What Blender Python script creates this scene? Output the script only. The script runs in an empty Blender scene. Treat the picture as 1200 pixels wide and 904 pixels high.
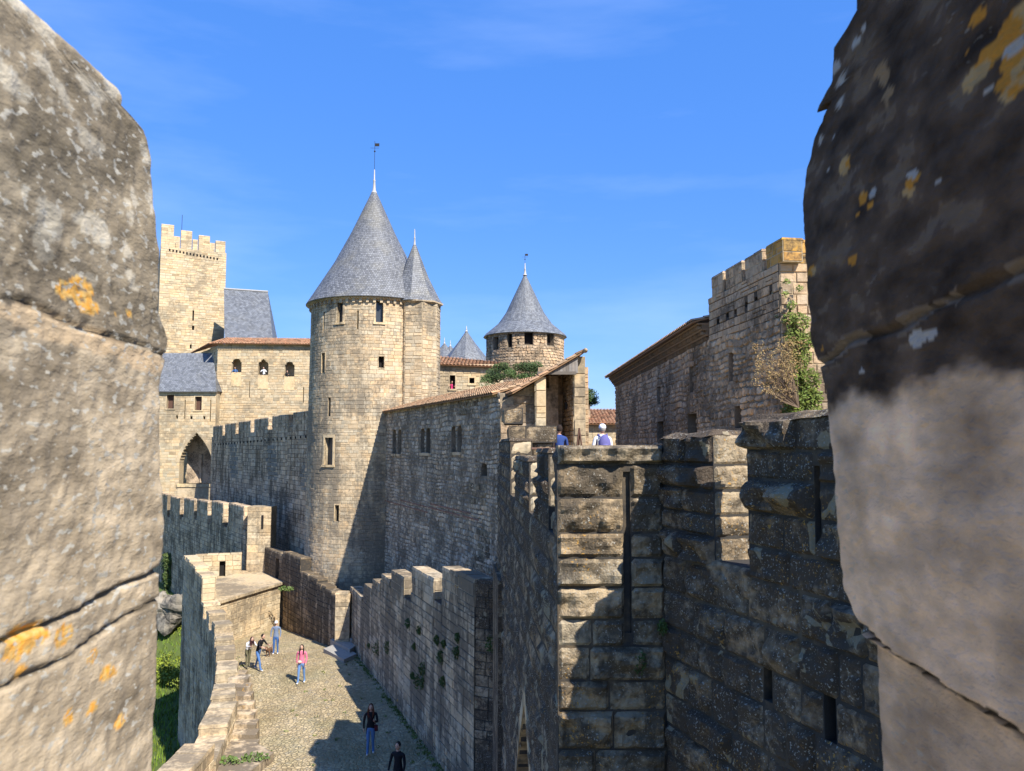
import bpy, math, random
from mathutils import Vector, noise
R = math.radians
# ------------------------------------------------------------------ camera, world, sun, exposure
S = bpy.context.scene
col = S.collection
F0, PITCH = 900.0, math.atan(70/900)
cam = bpy.data.objects.new('camera', bpy.data.cameras.new('camera')); col.objects.link(cam)
cam.location = (0, 0, 0); cam.rotation_euler = (R(90)+PITCH, 0, 0)
cam.data.sensor_width = 36; cam.data.lens = 27; cam.data.clip_start = .05; cam.data.clip_end = 5000
cam.data.dof.use_dof = True; cam.data.dof.focus_distance = 28; cam.data.dof.aperture_fstop = 14
S.camera = cam
SUN_AZ = Vector((.60, -.80)).normalized(); SUN_EL = R(45)
W = bpy.data.worlds.new('World'); S.world = W; W.use_nodes = True
nt = W.node_tree; nt.nodes.clear()
out = nt.nodes.new('ShaderNodeOutputWorld'); bg = nt.nodes.new('ShaderNodeBackground')
sky = nt.nodes.new('ShaderNodeTexSky'); sky.sky_type = 'NISHITA'; sky.sun_disc = False
sky.sun_elevation = SUN_EL; sky.sun_rotation = math.atan2(SUN_AZ.x, SUN_AZ.y)
sky.air_density = 1.0; sky.dust_density = .3; sky.ozone_density = 3.2; sky.altitude = 200
hs = nt.nodes.new('ShaderNodeHueSaturation'); hs.inputs['Saturation'].default_value = 1.15; hs.inputs['Value'].default_value = 1.0
tc = nt.nodes.new('ShaderNodeTexCoord'); mp = nt.nodes.new('ShaderNodeMapping'); mp.inputs['Scale'].default_value = (1.0, 2.2, 5.5); mp.inputs['Rotation'].default_value = (0, .5, .3)
nz = nt.nodes.new('ShaderNodeTexNoise'); nz.inputs['Scale'].default_value = 1.7; nz.inputs['Detail'].default_value = 6; nz.inputs['Roughness'].default_value = .55
rp = nt.nodes.new('ShaderNodeMapRange'); rp.inputs[1].default_value = .5; rp.inputs[2].default_value = .85; rp.inputs[3].default_value = 0; rp.inputs[4].default_value = .1
mxw = nt.nodes.new('ShaderNodeMixRGB'); mxw.inputs[2].default_value = (6.5, 7.2, 8.2, 1)
nt.links.new(tc.outputs['Generated'], mp.inputs[0]); nt.links.new(mp.outputs[0], nz.inputs[0]); nt.links.new(nz.outputs[0], rp.inputs[0])
mxb = nt.nodes.new('ShaderNodeMixRGB'); mxb.inputs[0].default_value = .7; mxb.inputs[2].default_value = (.24, 1.0, 3.5, 1)
nt.links.new(sky.outputs[0], hs.inputs['Color']); nt.links.new(hs.outputs[0], mxb.inputs[1]); nt.links.new(mxb.outputs[0], mxw.inputs[1]); nt.links.new(rp.outputs[0], mxw.inputs[0])
nt.links.new(mxw.outputs[0], bg.inputs[0]); nt.links.new(bg.outputs[0], out.inputs[0]); bg.inputs[1].default_value = .133
sl = bpy.data.lights.new('sun', 'SUN'); sl.energy = 4.2; sl.angle = R(.5); sl.color = (1, .955, .875)
so = bpy.data.objects.new('sun', sl); col.objects.link(so)
sd = Vector((SUN_AZ.x*math.cos(SUN_EL), SUN_AZ.y*math.cos(SUN_EL), math.sin(SUN_EL)))
so.rotation_euler = sd.to_track_quat('Z', 'Y').to_euler(); so.location = (20, -20, 30)
S.view_settings.view_transform = 'Standard'; S.view_settings.look = 'None'; S.view_settings.gamma = 1
S.view_settings.exposure = 1.08

# ------------------------------------------------------------------ measuring helpers (photo pixel + real distance -> metres)
cp, sp_ = math.cos(PITCH), math.sin(PITCH)
def ray(u, v):
    t = (452-v)/F0
    return Vector(((u-600)/F0, cp-t*sp_, sp_+t*cp))
def pt(u, v, Y): r = ray(u, v); return r*(Y/r.y)
def gz(u, v, z): r = ray(u, v); return r*(z/r.z)
def px(u, Y, v=522): return pt(u, v, Y).xy
def zv(v, Y): return pt(600, v, Y).z

# ------------------------------------------------------------------ mesh builder
class MB:
    def __init__(s): s.v = []; s.f = []; s.c = []; s.m = []; s.uv = {}
    def vert(s, p, c=(1, 1, 1)): s.v.append((p[0], p[1], p[2])); s.c.append(c); return len(s.v)-1
    def face(s, idx, m=0): s.f.append(tuple(idx)); s.m.append(m)
    def quad(s, a, b, c_, d, c=(1, 1, 1), m=0):
        i = [s.vert(p, c) for p in (a, b, c_, d)]; s.face(i, m)
    def poly(s, pts, c=(1, 1, 1), m=0): s.face([s.vert(p, c) for p in pts], m)
    def hexa(s, P, c=(1, 1, 1), m=0):     # 8 points: bottom 4, top 4
        i = [s.vert(p, c) for p in P]
        for q in ((3, 2, 1, 0), (4, 5, 6, 7), (0, 1, 5, 4), (1, 2, 6, 5), (2, 3, 7, 6), (3, 0, 4, 7)): s.face([i[k] for k in q], m)
    def box(s, x0, x1, y0, y1, z0, z1, c=(1, 1, 1), m=0):
        s.hexa([(x0, y0, z0), (x1, y0, z0), (x1, y1, z0), (x0, y1, z0), (x0, y0, z1), (x1, y0, z1), (x1, y1, z1), (x0, y1, z1)], c, m)
    def prism(s, pts, z0, z1, c=(1, 1, 1), m=0):   # plan polygon
        n = len(pts)
        lo = [s.vert((p[0], p[1], z0(p) if callable(z0) else z0), c) for p in pts]
        hi = [s.vert((p[0], p[1], z1(p) if callable(z1) else z1), c) for p in pts]
        s.face(hi, m); s.face(lo[::-1], m)
        for i in range(n): j = (i+1) % n; s.face((lo[i], lo[j], hi[j], hi[i]), m)
    def tube(s, pts, rad, n=8, c=(1, 1, 1), m=0, cap=True):
        pts = [Vector(p) for p in pts]
        if not hasattr(rad, '__len__'): rad = [rad]*len(pts)
        rings = []
        for i, p in enumerate(pts):
            t = (pts[min(i+1, len(pts)-1)]-pts[max(i-1, 0)]).normalized()
            a = t.orthogonal().normalized() if abs(t.z) < .98 else Vector((1, 0, 0)); a = (a-t*a.dot(t)).normalized(); b = t.cross(a)
            if i and rings:
                a = (pa-t*pa.dot(t)).normalized(); b = t.cross(a)
            pa = a
            rings.append([s.vert(p+(a*math.cos(k*2*math.pi/n)+b*math.sin(k*2*math.pi/n))*rad[i], c) for k in range(n)])
        for i in range(len(rings)-1):
            for k in range(n): s.face((rings[i][k], rings[i][(k+1) % n], rings[i+1][(k+1) % n], rings[i+1][k]), m)
        if cap: s.face(rings[0][::-1], m); s.face(rings[-1], m)
    def lathe(s, cx, cy, prof, n=48, c=(1, 1, 1), m=0, uvs=None, cut=None):
        rings = []
        for (r, z) in prof:
            rings.append([s.vert((cx+r*math.cos(k*2*math.pi/n), cy+r*math.sin(k*2*math.pi/n), z), c) for k in range(n)])
        acc = 0
        for i in range(len(rings)-1):
            sl_ = math.hypot(prof[i+1][0]-prof[i][0], prof[i+1][1]-prof[i][1])
            for k in range(n):
                s.face((rings[i][k], rings[i][(k+1) % n], rings[i+1][(k+1) % n], rings[i+1][k]), m)
                if uvs:
                    w = prof[0][0]*2*math.pi/n
                    s.uv[len(s.f)-1] = [(k*w, acc), ((k+1)*w, acc), ((k+1)*w, acc+sl_), (k*w, acc+sl_)]
            acc += sl_
    def sphere(s, c0, r, c=(1, 1, 1), m=0, n=12, k=8, rz=0):
        c0 = Vector(c0); rr = r if hasattr(r, '__len__') else (r, r, r); rings = []
        for i in range(k+1):
            th = math.pi*i/k; ring = []
            for j in range(n):
                ph = 2*math.pi*j/n; x = math.sin(th)*math.cos(ph)*rr[0]; y = math.sin(th)*math.sin(ph)*rr[1]
                ring.append(s.vert((c0.x+x*math.cos(rz)-y*math.sin(rz), c0.y+x*math.sin(rz)+y*math.cos(rz), c0.z+math.cos(th)*rr[2]), c))
            rings.append(ring)
        for i in range(k):
            for j in range(n): s.face((rings[i][j], rings[i+1][j], rings[i+1][(j+1) % n], rings[i][(j+1) % n]), m)
    def build(s, name, mats, parent=None, origin=None, smooth=False):
        me = bpy.data.meshes.new(name)
        if origin is None: origin = parent['o'] if parent is not None and 'o' in parent else (0, 0, 0)
        ox, oy, oz = origin
        me.from_pydata([(x-ox, y-oy, z-oz) for x, y, z in s.v], [], s.f)
        if not isinstance(mats, (list, tuple)): mats = [mats]
        for m_ in mats: me.materials.append(m_)
        if len(mats) > 1: me.polygons.foreach_set('material_index', s.m)
        ca = me.color_attributes.new('Col', 'FLOAT_COLOR', 'POINT')
        ca.data.foreach_set('color', [x for c_ in s.c for x in (c_[0], c_[1], c_[2], 1)])
        if s.uv:
            ul = me.uv_layers.new(name='UVMap')
            for p in me.polygons:
                q = s.uv.get(p.index)
                if q:
                    for li, w in zip(p.loop_indices, q): ul.data[li].uv = w
        if smooth: me.polygons.foreach_set('use_smooth', [True]*len(me.polygons))
        me.update()
        o = bpy.data.objects.new(name, me); col.objects.link(o)
        if parent is not None: o.parent = parent
        else: o.location = origin
        return o
def tag(o, label=None, cat=None, group=None, kind=None):
    if label: o['label'] = label
    if cat: o['category'] = cat
    if group: o['group'] = group
    if kind: o['kind'] = kind
    return o
def thing(name, loc, label, cat, group=None):
    o = bpy.data.objects.new(name, None); col.objects.link(o); o.location = loc
    o.empty_display_size = .3; ROOT[o.name] = tuple(loc); return tag(o, label, cat, group)
ROOT = {}
def bld(mb, name, mats, parent, smooth=False):       # build under a thing (or sub-part under a part)
    r = parent
    while r.parent is not None: r = r.parent
    o = mb.build(name, mats, parent, ROOT.get(r.name, tuple(r.location)), smooth); return o
def solo(mb, name, mats, loc, label, cat, group=None, smooth=False):
    return tag(mb.build(name, mats, None, loc, smooth), label, cat, group)
def struct(mb, name, mats, smooth=False):
    return tag(mb.build(name, mats, None, (0, 0, 0), smooth), kind='structure')

# ------------------------------------------------------------------ materials
def mat_new(name):
    m = bpy.data.materials.new(name); m.use_nodes = True; t = m.node_tree; b = t.nodes['Principled BSDF']
    b.inputs['Specular IOR Level'].default_value = .25
    return m, t, b
def N(t, k, **kw):
    n = t.nodes.new(k)
    for a, v in kw.items(): setattr(n, a, v)
    return n
def noise_n(t, vec, scale, detail=5, rough=.55, dist=0):
    n = N(t, 'ShaderNodeTexNoise'); n.inputs['Scale'].default_value = scale; n.inputs['Detail'].default_value = detail
    n.inputs['Roughness'].default_value = rough; n.inputs['Distortion'].default_value = dist; t.links.new(vec, n.inputs['Vector']); return n.outputs['Fac']
def rng_n(t, x, a, b, c=0, d=1):
    n = N(t, 'ShaderNodeMapRange'); n.clamp = True
    for i, v in enumerate((a, b, c, d)): n.inputs[i+1].default_value = v
    t.links.new(x, n.inputs[0]); return n.outputs[0]
def math_n(t, op, a, b):
    n = N(t, 'ShaderNodeMath', operation=op)
    for i, x in enumerate((a, b)):
        if isinstance(x, (int, float)): n.inputs[i].default_value = x
        else: t.links.new(x, n.inputs[i])
    return n.outputs[0]
def mix_n(t, fac, a, b, mode='MIX'):
    n = N(t, 'ShaderNodeMixRGB', blend_type=mode)
    for i, x in enumerate((fac, a, b)):
        if isinstance(x, (int, float)): n.inputs[i].default_value = x
        elif isinstance(x, tuple): n.inputs[i].default_value = (*x, 1) if len(x) == 3 else x
        else: t.links.new(x, n.inputs[i])
    return n.outputs[0]
def mapped(t, sc=(1, 1, 1), loc=(0, 0, 0)):
    c = N(t, 'ShaderNodeTexCoord'); mpn = N(t, 'ShaderNodeMapping'); mpn.inputs['Scale'].default_value = sc; mpn.inputs['Location'].default_value = loc
    t.links.new(c.outputs['Object'], mpn.inputs[0]); return mpn.outputs[0]
def attr(t):
    a = N(t, 'ShaderNodeAttribute'); a.attribute_name = 'Col'; return a.outputs['Color']
def bumpit(t, b, h, strength, dist):
    n = N(t, 'ShaderNodeBump'); n.inputs['Strength'].default_value = strength; n.inputs['Distance'].default_value = dist
    t.links.new(h, n.inputs['Height']); t.links.new(n.outputs[0], b.inputs['Normal'])
def stone(name, base, grime=(.045, .042, .038), g=.3, gs=.5, streak=0, white=0, orange=0, peel=0, fine=9, bump=.5, bd=.02, lich=28, seed=0, wt=.66, sc=(1, 1, 1)):
    m, t, b = mat_new(name); v = mapped(t, sc, loc=(seed*7.3, seed*3.1, seed))
    n1 = noise_n(t, v, fine, 8, .65); n2 = noise_n(t, v, gs, 6, .62, .3); n3 = noise_n(t, v, fine*4, 4, .6)
    n4 = noise_n(t, v, 1.1, 4, .6)
    c = mix_n(t, 1, attr(t), base, 'MULTIPLY')
    c = mix_n(t, rng_n(t, n1, .3, .7, .0, .5), c, (.5, .48, .45), 'MULTIPLY')
    c = mix_n(t, rng_n(t, n3, .5, .75, 0, .4), c, (1.5, 1.45, 1.35), 'MULTIPLY')
    c = mix_n(t, rng_n(t, n4, .35, .65, 0, .5), c, (1.18, 1.02, .82), 'MULTIPLY')
    if g > 0:
        k = math_n(t, 'ADD', n2, math_n(t, 'MULTIPLY', n1, .45))
        if streak:
            vs = mapped(t, (2.2, 2.2, .16), (seed, 0, 0)); k = math_n(t, 'ADD', k, math_n(t, 'MULTIPLY', math_n(t, 'SUBTRACT', noise_n(t, vs, 1.0, 5, .6), .5), streak))
        th = .725+.18-g*.4
        c = mix_n(t, rng_n(t, k, th-.1, th+.07, 0, .9), c, grime)
    if peel:
        p = noise_n(t, v, 1.9, 4, .55, .5); c = mix_n(t, rng_n(t, p, .7-peel*.1, .712-peel*.1, 0, .8), c, (.33, .27, .17))
    if white:
        w = noise_n(t, v, lich, 2, .5); w2 = noise_n(t, v, 1.7, 3, .5)
        f = math_n(t, 'MULTIPLY', rng_n(t, w, wt, wt+.04, 0, .8), rng_n(t, w2, .56-white*.16, .64-white*.1))
        c = mix_n(t, f, c, (.43, .4, .33))
    if orange:
        vo = mapped(t, loc=(31+seed, 5, 9)); w = noise_n(t, vo, lich*.7, 2, .5); w2 = noise_n(t, vo, 1.1, 2, .5)
        f = math_n(t, 'MULTIPLY', rng_n(t, w, .63, .68, 0, .85), rng_n(t, w2, .58-orange*.16, .66-orange*.1))
        c = mix_n(t, f, c, (.5, .27, .06))
    t.links.new(c, b.inputs['Base Color']); b.inputs['Roughness'].default_value = .95; b.inputs['Specular IOR Level'].default_value = .12
    hgt = math_n(t, 'ADD', n1, math_n(t, 'MULTIPLY', n3, .5)); bumpit(t, b, hgt, bump, bd)
    return m
def plain(name, base, rough=.8, var=.25, sc=12, bump=.1, spec=.2, metal=0, usecol=True):
    m, t, b = mat_new(name); v = mapped(t); n1 = noise_n(t, v, sc, 5)
    c = mix_n(t, 1, attr(t), base, 'MULTIPLY') if usecol else base
    c = mix_n(t, rng_n(t, n1, .3, .7, 0, var), c, tuple(x*.5 for x in base))
    t.links.new(c, b.inputs['Base Color']); b.inputs['Roughness'].default_value = rough; b.inputs['Specular IOR Level'].default_value = spec
    b.inputs['Metallic'].default_value = metal; bumpit(t, b, n1, bump, .01); return m
def slate(name, base, w=.22, h=.16, lich=.3):
    m, t, b = mat_new(name); c_ = N(t, 'ShaderNodeTexCoord'); br = N(t, 'ShaderNodeTexBrick')
    br.inputs['Scale'].default_value = 1; br.inputs['Brick Width'].default_value = w; br.inputs['Row Height'].default_value = h
    br.inputs['Mortar Size'].default_value = .018; br.inputs['Mortar Smooth'].default_value = .3; br.inputs['Bias'].default_value = 0
    br.inputs['Color1'].default_value = (*[x*.66 for x in base], 1); br.inputs['Color2'].default_value = (*[min(1, x*1.4) for x in base], 1); br.inputs['Mortar'].default_value = (*[x*.45 for x in base], 1)
    t.links.new(c_.outputs['UV'], br.inputs['Vector'])
    v = mapped(t); n1 = noise_n(t, v, 6, 6, .7); n2 = noise_n(t, v, .6, 5, .6)
    c = mix_n(t, rng_n(t, n1, .5, .72, 0, .5), br.outputs['Color'], (.3, .3, .27))
    c = mix_n(t, rng_n(t, n2, .5, .72, 0, lich), c, (.27, .235, .15)); n3 = noise_n(t, mapped(t, (1.6, 1.6, .35)), 1.5, 6, .65); c = mix_n(t, rng_n(t, n3, .35, .65, 0, .55), c, (.62, .62, .65), 'MULTIPLY')
    t.links.new(c, b.inputs['Base Color']); b.inputs['Roughness'].default_value = .55; b.inputs['Specular IOR Level'].default_value = .4
    bumpit(t, b, math_n(t, 'ADD', math_n(t, 'MULTIPLY', br.outputs['Fac'], -1), n1), .6, .02); return m
M = {}
M['sunny'] = stone('sunny_limestone', (.56, .45, .295), g=.32, gs=.35, fine=6, bump=.5, bd=.03, grime=(.2, .16, .11), streak=.4)
M['tower'] = stone('tower_limestone', (.54, .435, .295), g=.36, gs=.3, streak=.5, fine=6, bump=.6, bd=.03, grime=(.2, .165, .12), seed=2)
M['far'] = stone('far_limestone', (.58, .465, .305), g=.2, gs=.25, fine=3.5, bump=.5, bd=.04, grime=(.28, .22, .145), seed=3)
M['rubble'] = stone('rubble_wall_stone', (.58, .465, .34), g=.38, gs=.9, streak=.2, white=.9, fine=7, bump=.7, bd=.04, lich=9, grime=(.16, .125, .09), seed=4)
M['dark'] = stone('dark_weathered_stone', (.54, .42, .29), g=.3, gs=.5, streak=.9, white=.5, orange=.1, fine=7, bump=.7, bd=.03, lich=12, grime=(.15, .112, .072), seed=5)
M['wallA'] = stone('grey_ashlar_stone', (.52, .42, .29), g=.5, gs=.5, streak=.9, orange=.1, fine=6, bump=.6, bd=.03, lich=9, grime=(.15, .12, .085), seed=6)
M['stainshade'] = stone('streaked_ashlar_toned_for_shade', (.36, .28, .185), g=.62, gs=.6, streak=.9, white=.3, fine=6, bump=.6, bd=.03, lich=10, grime=(.085, .066, .045), seed=16)  # streaky grime, plus shade painted into the stepped wall's stone as darker tones
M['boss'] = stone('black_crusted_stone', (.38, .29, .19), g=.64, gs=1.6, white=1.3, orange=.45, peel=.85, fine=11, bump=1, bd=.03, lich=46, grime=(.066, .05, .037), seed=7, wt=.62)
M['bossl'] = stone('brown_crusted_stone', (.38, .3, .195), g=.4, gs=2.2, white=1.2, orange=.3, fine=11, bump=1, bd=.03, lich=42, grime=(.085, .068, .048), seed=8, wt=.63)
M['brownwall'] = stone('brown_rubble_stone', (.52, .39, .26), g=.33, gs=.6, white=.5, fine=6, bump=.8, bd=.04, lich=9, grime=(.14, .105, .07), seed=9)
M['crust'] = stone('lichen_merlon_stone', (1, 1, 1), g=0, gs=3, white=1.7, orange=0, fine=45, bump=.55, bd=.005, lich=120, seed=10, wt=.6, sc=(.8, .5, 1))
M['crustd'] = stone('shaded_merlon_stone', (1.08, 1.04, 1), g=0, white=.5, fine=60, bump=1, bd=.009, lich=90, seed=11, wt=.64, sc=(.8, .48, 1))
M['mortar'] = stone('lime_mortar', (.44, .36, .24), g=.3, gs=.6, fine=9, bump=.4, seed=12, grime=(.2, .16, .11))
M['mortarr'] = stone('rubble_mortar', (.33, .265, .19), g=.4, gs=.6, fine=9, bump=.4, seed=14, grime=(.15, .12, .085))
M['mortard'] = stone('dark_mortar', (.12, .095, .066), g=.5, gs=1, fine=9, bump=.5, seed=13)
M['slate'] = slate('grey_slate_tiles', (.165, .168, .175), .19, .15, .4)
M['slatefar'] = slate('far_slate_tiles', (.16, .168, .18), .26, .18, .12)
M['leadc'] = plain('lead_flashing', (.42, .4, .37), .5, .3, 5)
M['iron'] = plain('rusty_iron', (.03, .027, .025), .6, .3, 20)
M['void'] = plain('dark_opening', (.022, .019, .017), .95, .5, 3)
M['glass'] = plain('old_leaded_glass', (.05, .055, .06), .25, .3, 6, spec=.5)
M['wood'] = plain('weathered_planks', (.16, .135, .11), .85, .4, 14, .3)
M['shutter'] = plain('brown_shutter', (.12, .065, .045), .8, .3, 9)
M['tile'] = plain('terracotta_tiles', (.44, .235, .13), .9, .55, 5, .5)
M['tileold'] = plain('lichen_terracotta_tiles', (.46, .285, .16), .9, .6, 6, .5)
M['leaf'] = plain('leaf_green', (.075, .11, .028), .6, .3, 30, .1)
M['pine'] = plain('pine_needles', (.05, .085, .03), .7, .3, 10, .1)
M['bark'] = plain('grey_bark', (.15, .115, .085), .9, .4, 20, .5)
M['dry'] = plain('dry_ochre_foliage', (.3, .21, .09), .8, .3, 20, .1)

# ------------------------------------------------------------------ wall surfaces
class Plane:
    def __init__(s, A, B, flip=False):
        s.A = Vector(A[:2]); s.B = Vector(B[:2]); d = s.B-s.A; s.L = d.length; s.d = d/s.L
        n = Vector((s.d.y, -s.d.x))
        if n.dot(-(s.A+s.B)/2) < 0: n = -n
        s.n = -n if flip else n; s.curved = False
    def P(s, a, z, d=0): p = s.A+s.d*a+s.n*d; return Vector((p.x, p.y, z))
    def hit(s, u, v):
        r = ray(u, v); k = s.A.dot(s.n)/(r.x*s.n.x+r.y*s.n.y); p = r*k
        return (p.xy-s.A).dot(s.d), p.z
class Cyl:
    def __init__(s, cx, cy, r, batter=0, zt=0):
        s.c = Vector((cx, cy)); s.r = r; s.k = batter; s.zt = zt; s.curved = True
    def rad(s, z): return s.r+s.k*max(0, s.zt-z)
    def P(s, a, z, d=0):
        th = a/s.r-math.pi/2; rr = s.rad(z)+d; return Vector((s.c.x+rr*math.cos(th), s.c.y+rr*math.sin(th), z))
    def hit(s, u, v):
        r = ray(u, v); q = Vector((r.x, r.y)); a = q.dot(q); b = -2*q.dot(s.c); c_ = s.c.dot(s.c)-s.r**2
        D = b*b-4*a*c_; k = (-b-math.sqrt(max(0, D)))/(2*a); p = r*k
        th = math.atan2(p.y-s.c.y, p.x-s.c.x)+math.pi/2
        if th > math.pi: th -= 2*math.pi
        return th*s.r, p.z
def win(Fs, u0, v0, u1, v1, arch=0):
    um, vm = (u0+u1)/2, (v0+v1)/2
    a = Fs.hit(u0, vm)[0]; b = Fs.hit(u1, vm)[0]; c_ = Fs.hit(um, v1)[1]; d = Fs.hit(um, v0)[1]
    return dict(s0=min(a, b), s1=max(a, b), z0=c_, z1=d, arch=arch)
def open_at(o, za, zb, share=.25):
    ov = min(o['z1'], zb)-max(o['z0'], za)
    if ov < share*(zb-za): return None
    z = min(max((za+zb)/2, o['z0']), o['z1']); w = (o['s1']-o['s0'])/2; c_ = (o['s0']+o['s1'])/2
    if o['arch']:
        zs = o['z1']-o['arch']
        if z > zs: q = (z-zs)/o['arch']; w *= max(0.02, math.sqrt(max(0, 1-q**2)) if o.get('round') else 1-q**1.7)
    return (c_-w, c_+w)
def segs(s0, s1, ops, za, zb, share=.25):
    L = [(s0, s1)]
    for o in ops:
        q = open_at(o, za, zb, share)
        if not q: continue
        n = []
        for a, b in L:
            if q[1] <= a or q[0] >= b: n.append((a, b)); continue
            if q[0] > a+.01: n.append((a, q[0]))
            if q[1] < b-.01: n.append((q[1], b))
        L = n
    return L
def rows(z0, z1, h, rg):
    n = max(1, round((z1-z0)/h)); w = [rg.uniform(.78, 1.25) for _ in range(n)]; t = sum(w); z = z0; r = []
    for x in w: r.append((z, z+(z1-z0)*x/t)); z += (z1-z0)*x/t
    return r
def stonecol(rg, var, warm):
    k = 1+rg.uniform(-var, var); w = rg.uniform(-warm, warm)
    if rg.random() < .08: k *= .72
    return (k*(1+w), k, k*(1-w*1.2))
def skin(mb, Fs, s0, s1, rws, ops, L, rg, depth=.016, gap=.005, boss=0, var=.16, warm=.05, m=0, res=.07, wob=.02, rub=False):
    so_ = rg.uniform(0, 50)
    def wz(a, z): return z+wob*noise.noise((a*.8+so_, z*1.3, 2.2))
    for za, zb in rws:
        h = zb-za; ll = L*rg.uniform(.8, 1.2)
        for a, b in segs(s0, s1, ops, za, zb):
            n = max(1, round((b-a)/ll)); w = [rg.uniform(.55, 1.5) for _ in range(n)]; t = sum(w); x = a
            for q in w:
                y = x+(b-a)*q/t
                g = min(gap*(.45 if boss else 1), (y-x)*.2); A, B, C, D = x+g, y-g, za+min(gap, h*.2), zb-min(gap, h*.2); x = y
                c = stonecol(rg, var, warm)
                if boss <= 0:
                    rects = [(A, B, C, D)]
                    if not rub and rg.random() < .1 and D-C > .2: q_ = C+(D-C)*rg.uniform(.4, .6); rects = [(A, B, C, q_-gap*.6), (A, B, q_+gap*.6, D)]
                    for (A_, B_, C_, D_) in rects:
                        d = depth*rg.uniform(.3, 1.3); bv = min(.016, (D_-C_)*.12, (B_-A_)*.12); c = c if len(rects) == 1 else stonecol(rg, var, warm)
                        if rub:
                            kx, kz = (B_-A_), (D_-C_); C_ += kz*rg.uniform(-.12, .1); D_ += kz*rg.uniform(-.1, .12); k1 = [rg.uniform(.08, .36) for _ in range(8)]
                            o_ = [(A_+kx*k1[0], C_), (B_-kx*k1[1], C_), (B_, C_+kz*k1[2]), (B_, D_-kz*k1[3]), (B_-kx*k1[4], D_), (A_+kx*k1[5], D_), (A_, D_-kz*k1[6]), (A_, C_+kz*k1[7])]
                        else: o_ = [(A_, C_), (B_, C_), (B_, D_), (A_, D_)]
                        cx_, cz_ = (A_+B_)/2, (C_+D_)/2; n_ = len(o_)
                        i_ = [(x_+(bv+rg.uniform(0, gap*1.2))*(1 if x_ < cx_ else -1), z_+(bv+rg.uniform(0, gap))*(1 if z_ < cz_ else -1)) for x_, z_ in o_]
                        io = [mb.vert(Fs.P(p[0], wz(*p), -.01), c) for p in o_]
                        ii = [mb.vert(Fs.P(p[0], wz(*p), d+rg.uniform(-.25, .25)*depth), c) for p in i_]
                        mb.face(ii, m)
                        for k in range(n_): mb.face((io[k], io[(k+1) % n_], ii[(k+1) % n_], ii[k]), m)
                else:
                    nx = max(4, int((B-A)/res)); ny = max(4, int((D-C)/res)); bs = boss*rg.choice((.1, .35, .9, 1.3, 1.8)); rim = rg.uniform(.12, .42)
                    sx, sy = rg.uniform(0, 99), rg.uniform(0, 99); gr = []
                    for jy in range(ny+1):
                        r_ = []
                        for jx in range(nx+1):
                            fx, fy = jx/nx, jy/ny; X, Z = A+(B-A)*fx, C+(D-C)*fy
                            e = min(min(fx, 1-fx)*(B-A), min(fy, 1-fy)*(D-C)*1.15); e = min(1, e/(.5*(D-C)*rim+.01)); e = e*e*(3-2*e)
                            nn = noise.noise((X*4.5+sx, Z*5.5+sy, 3.1)); n2 = noise.fractal((X*11+sx, Z*11+sy, 8.1), 1, 2, 3)
                            if jx in (0, nx) or jy in (0, ny): dd = -.006
                            else: dd = .008+bs*e*(.5+1.1*nn)+n2*.016+abs(noise.noise((X*7+sx, Z*9+sy, 1.5)))*.03+noise.noise((X*26+sx, Z*26, sy))*.007+max(0, bs)*.25*e*(fy-.4)
                            r_.append(mb.vert(Fs.P(X+n2*.006, Z+nn*.008, dd), c))
                        gr.append(r_)
                    for jy in range(ny):
                        for jx in range(nx): mb.face((gr[jy][jx], gr[jy][jx+1], gr[jy+1][jx+1], gr[jy+1][jx]), m)
def backing(mb, Fs, s0, s1, z0, z1, ops, thick, m=1, step=.8, topm=None):
    cuts = {z0, z1}
    for o in ops:
        for z in (o['z0'], o['z1']):
            if z0 < z < z1: cuts.add(z)
        if o['arch']:
            zs = o['z1']-o['arch']
            for k in range(9):
                z = zs+o['arch']*k/9
                if z0 < z < z1: cuts.add(z)
    cz = sorted(cuts)
    for za, zb in zip(cz, cz[1:]):
        if zb-za < 1e-4: continue
        for a, b in segs(s0, s1, ops, za, zb, .5):
            n = max(1, int((b-a)/step)) if Fs.curved else 1
            for k in range(n):
                x, y = a+(b-a)*k/n, a+(b-a)*(k+1)/n
                mb.hexa([Fs.P(x, za, 0), Fs.P(y, za, 0), Fs.P(y, za, -thick), Fs.P(x, za, -thick), Fs.P(x, zb, 0), Fs.P(y, zb, 0), Fs.P(y, zb, -thick), Fs.P(x, zb, -thick)], (1, 1, 1), m)
def coping(mb, Fs, s0, s1, z, thick, rg, h=.1, over=.03, c=None, m=0):
    """weathered cap stones, z = underside"""
    n = max(1, round((s1-s0)/.7)); 
    for k in range(n):
        a, b = s0+(s1-s0)*k/n, s0+(s1-s0)*(k+1)/n; cc = c or stonecol(rg, .12, .04); hh = h*rg.uniform(.8, 1.2)
        o = over*rg.uniform(.6, 1.3); e0 = -over*.6 if k == 0 else .004; e1 = -over*.6 if k == n-1 else .004
        P = [Fs.P(a+e0, z, o), Fs.P(b-e1, z, o), Fs.P(b-e1, z, -thick-o), Fs.P(a+e0, z, -thick-o)]
        Q = [Fs.P(a+e0+.02, z+hh, o-.03), Fs.P(b-e1-.02, z+hh, o-.03), Fs.P(b-e1-.02, z+hh*.9, -thick-o+.03), Fs.P(a+e0+.02, z+hh*.9, -thick-o+.03)]
        mb.hexa(P+Q, cc, m)
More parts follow.
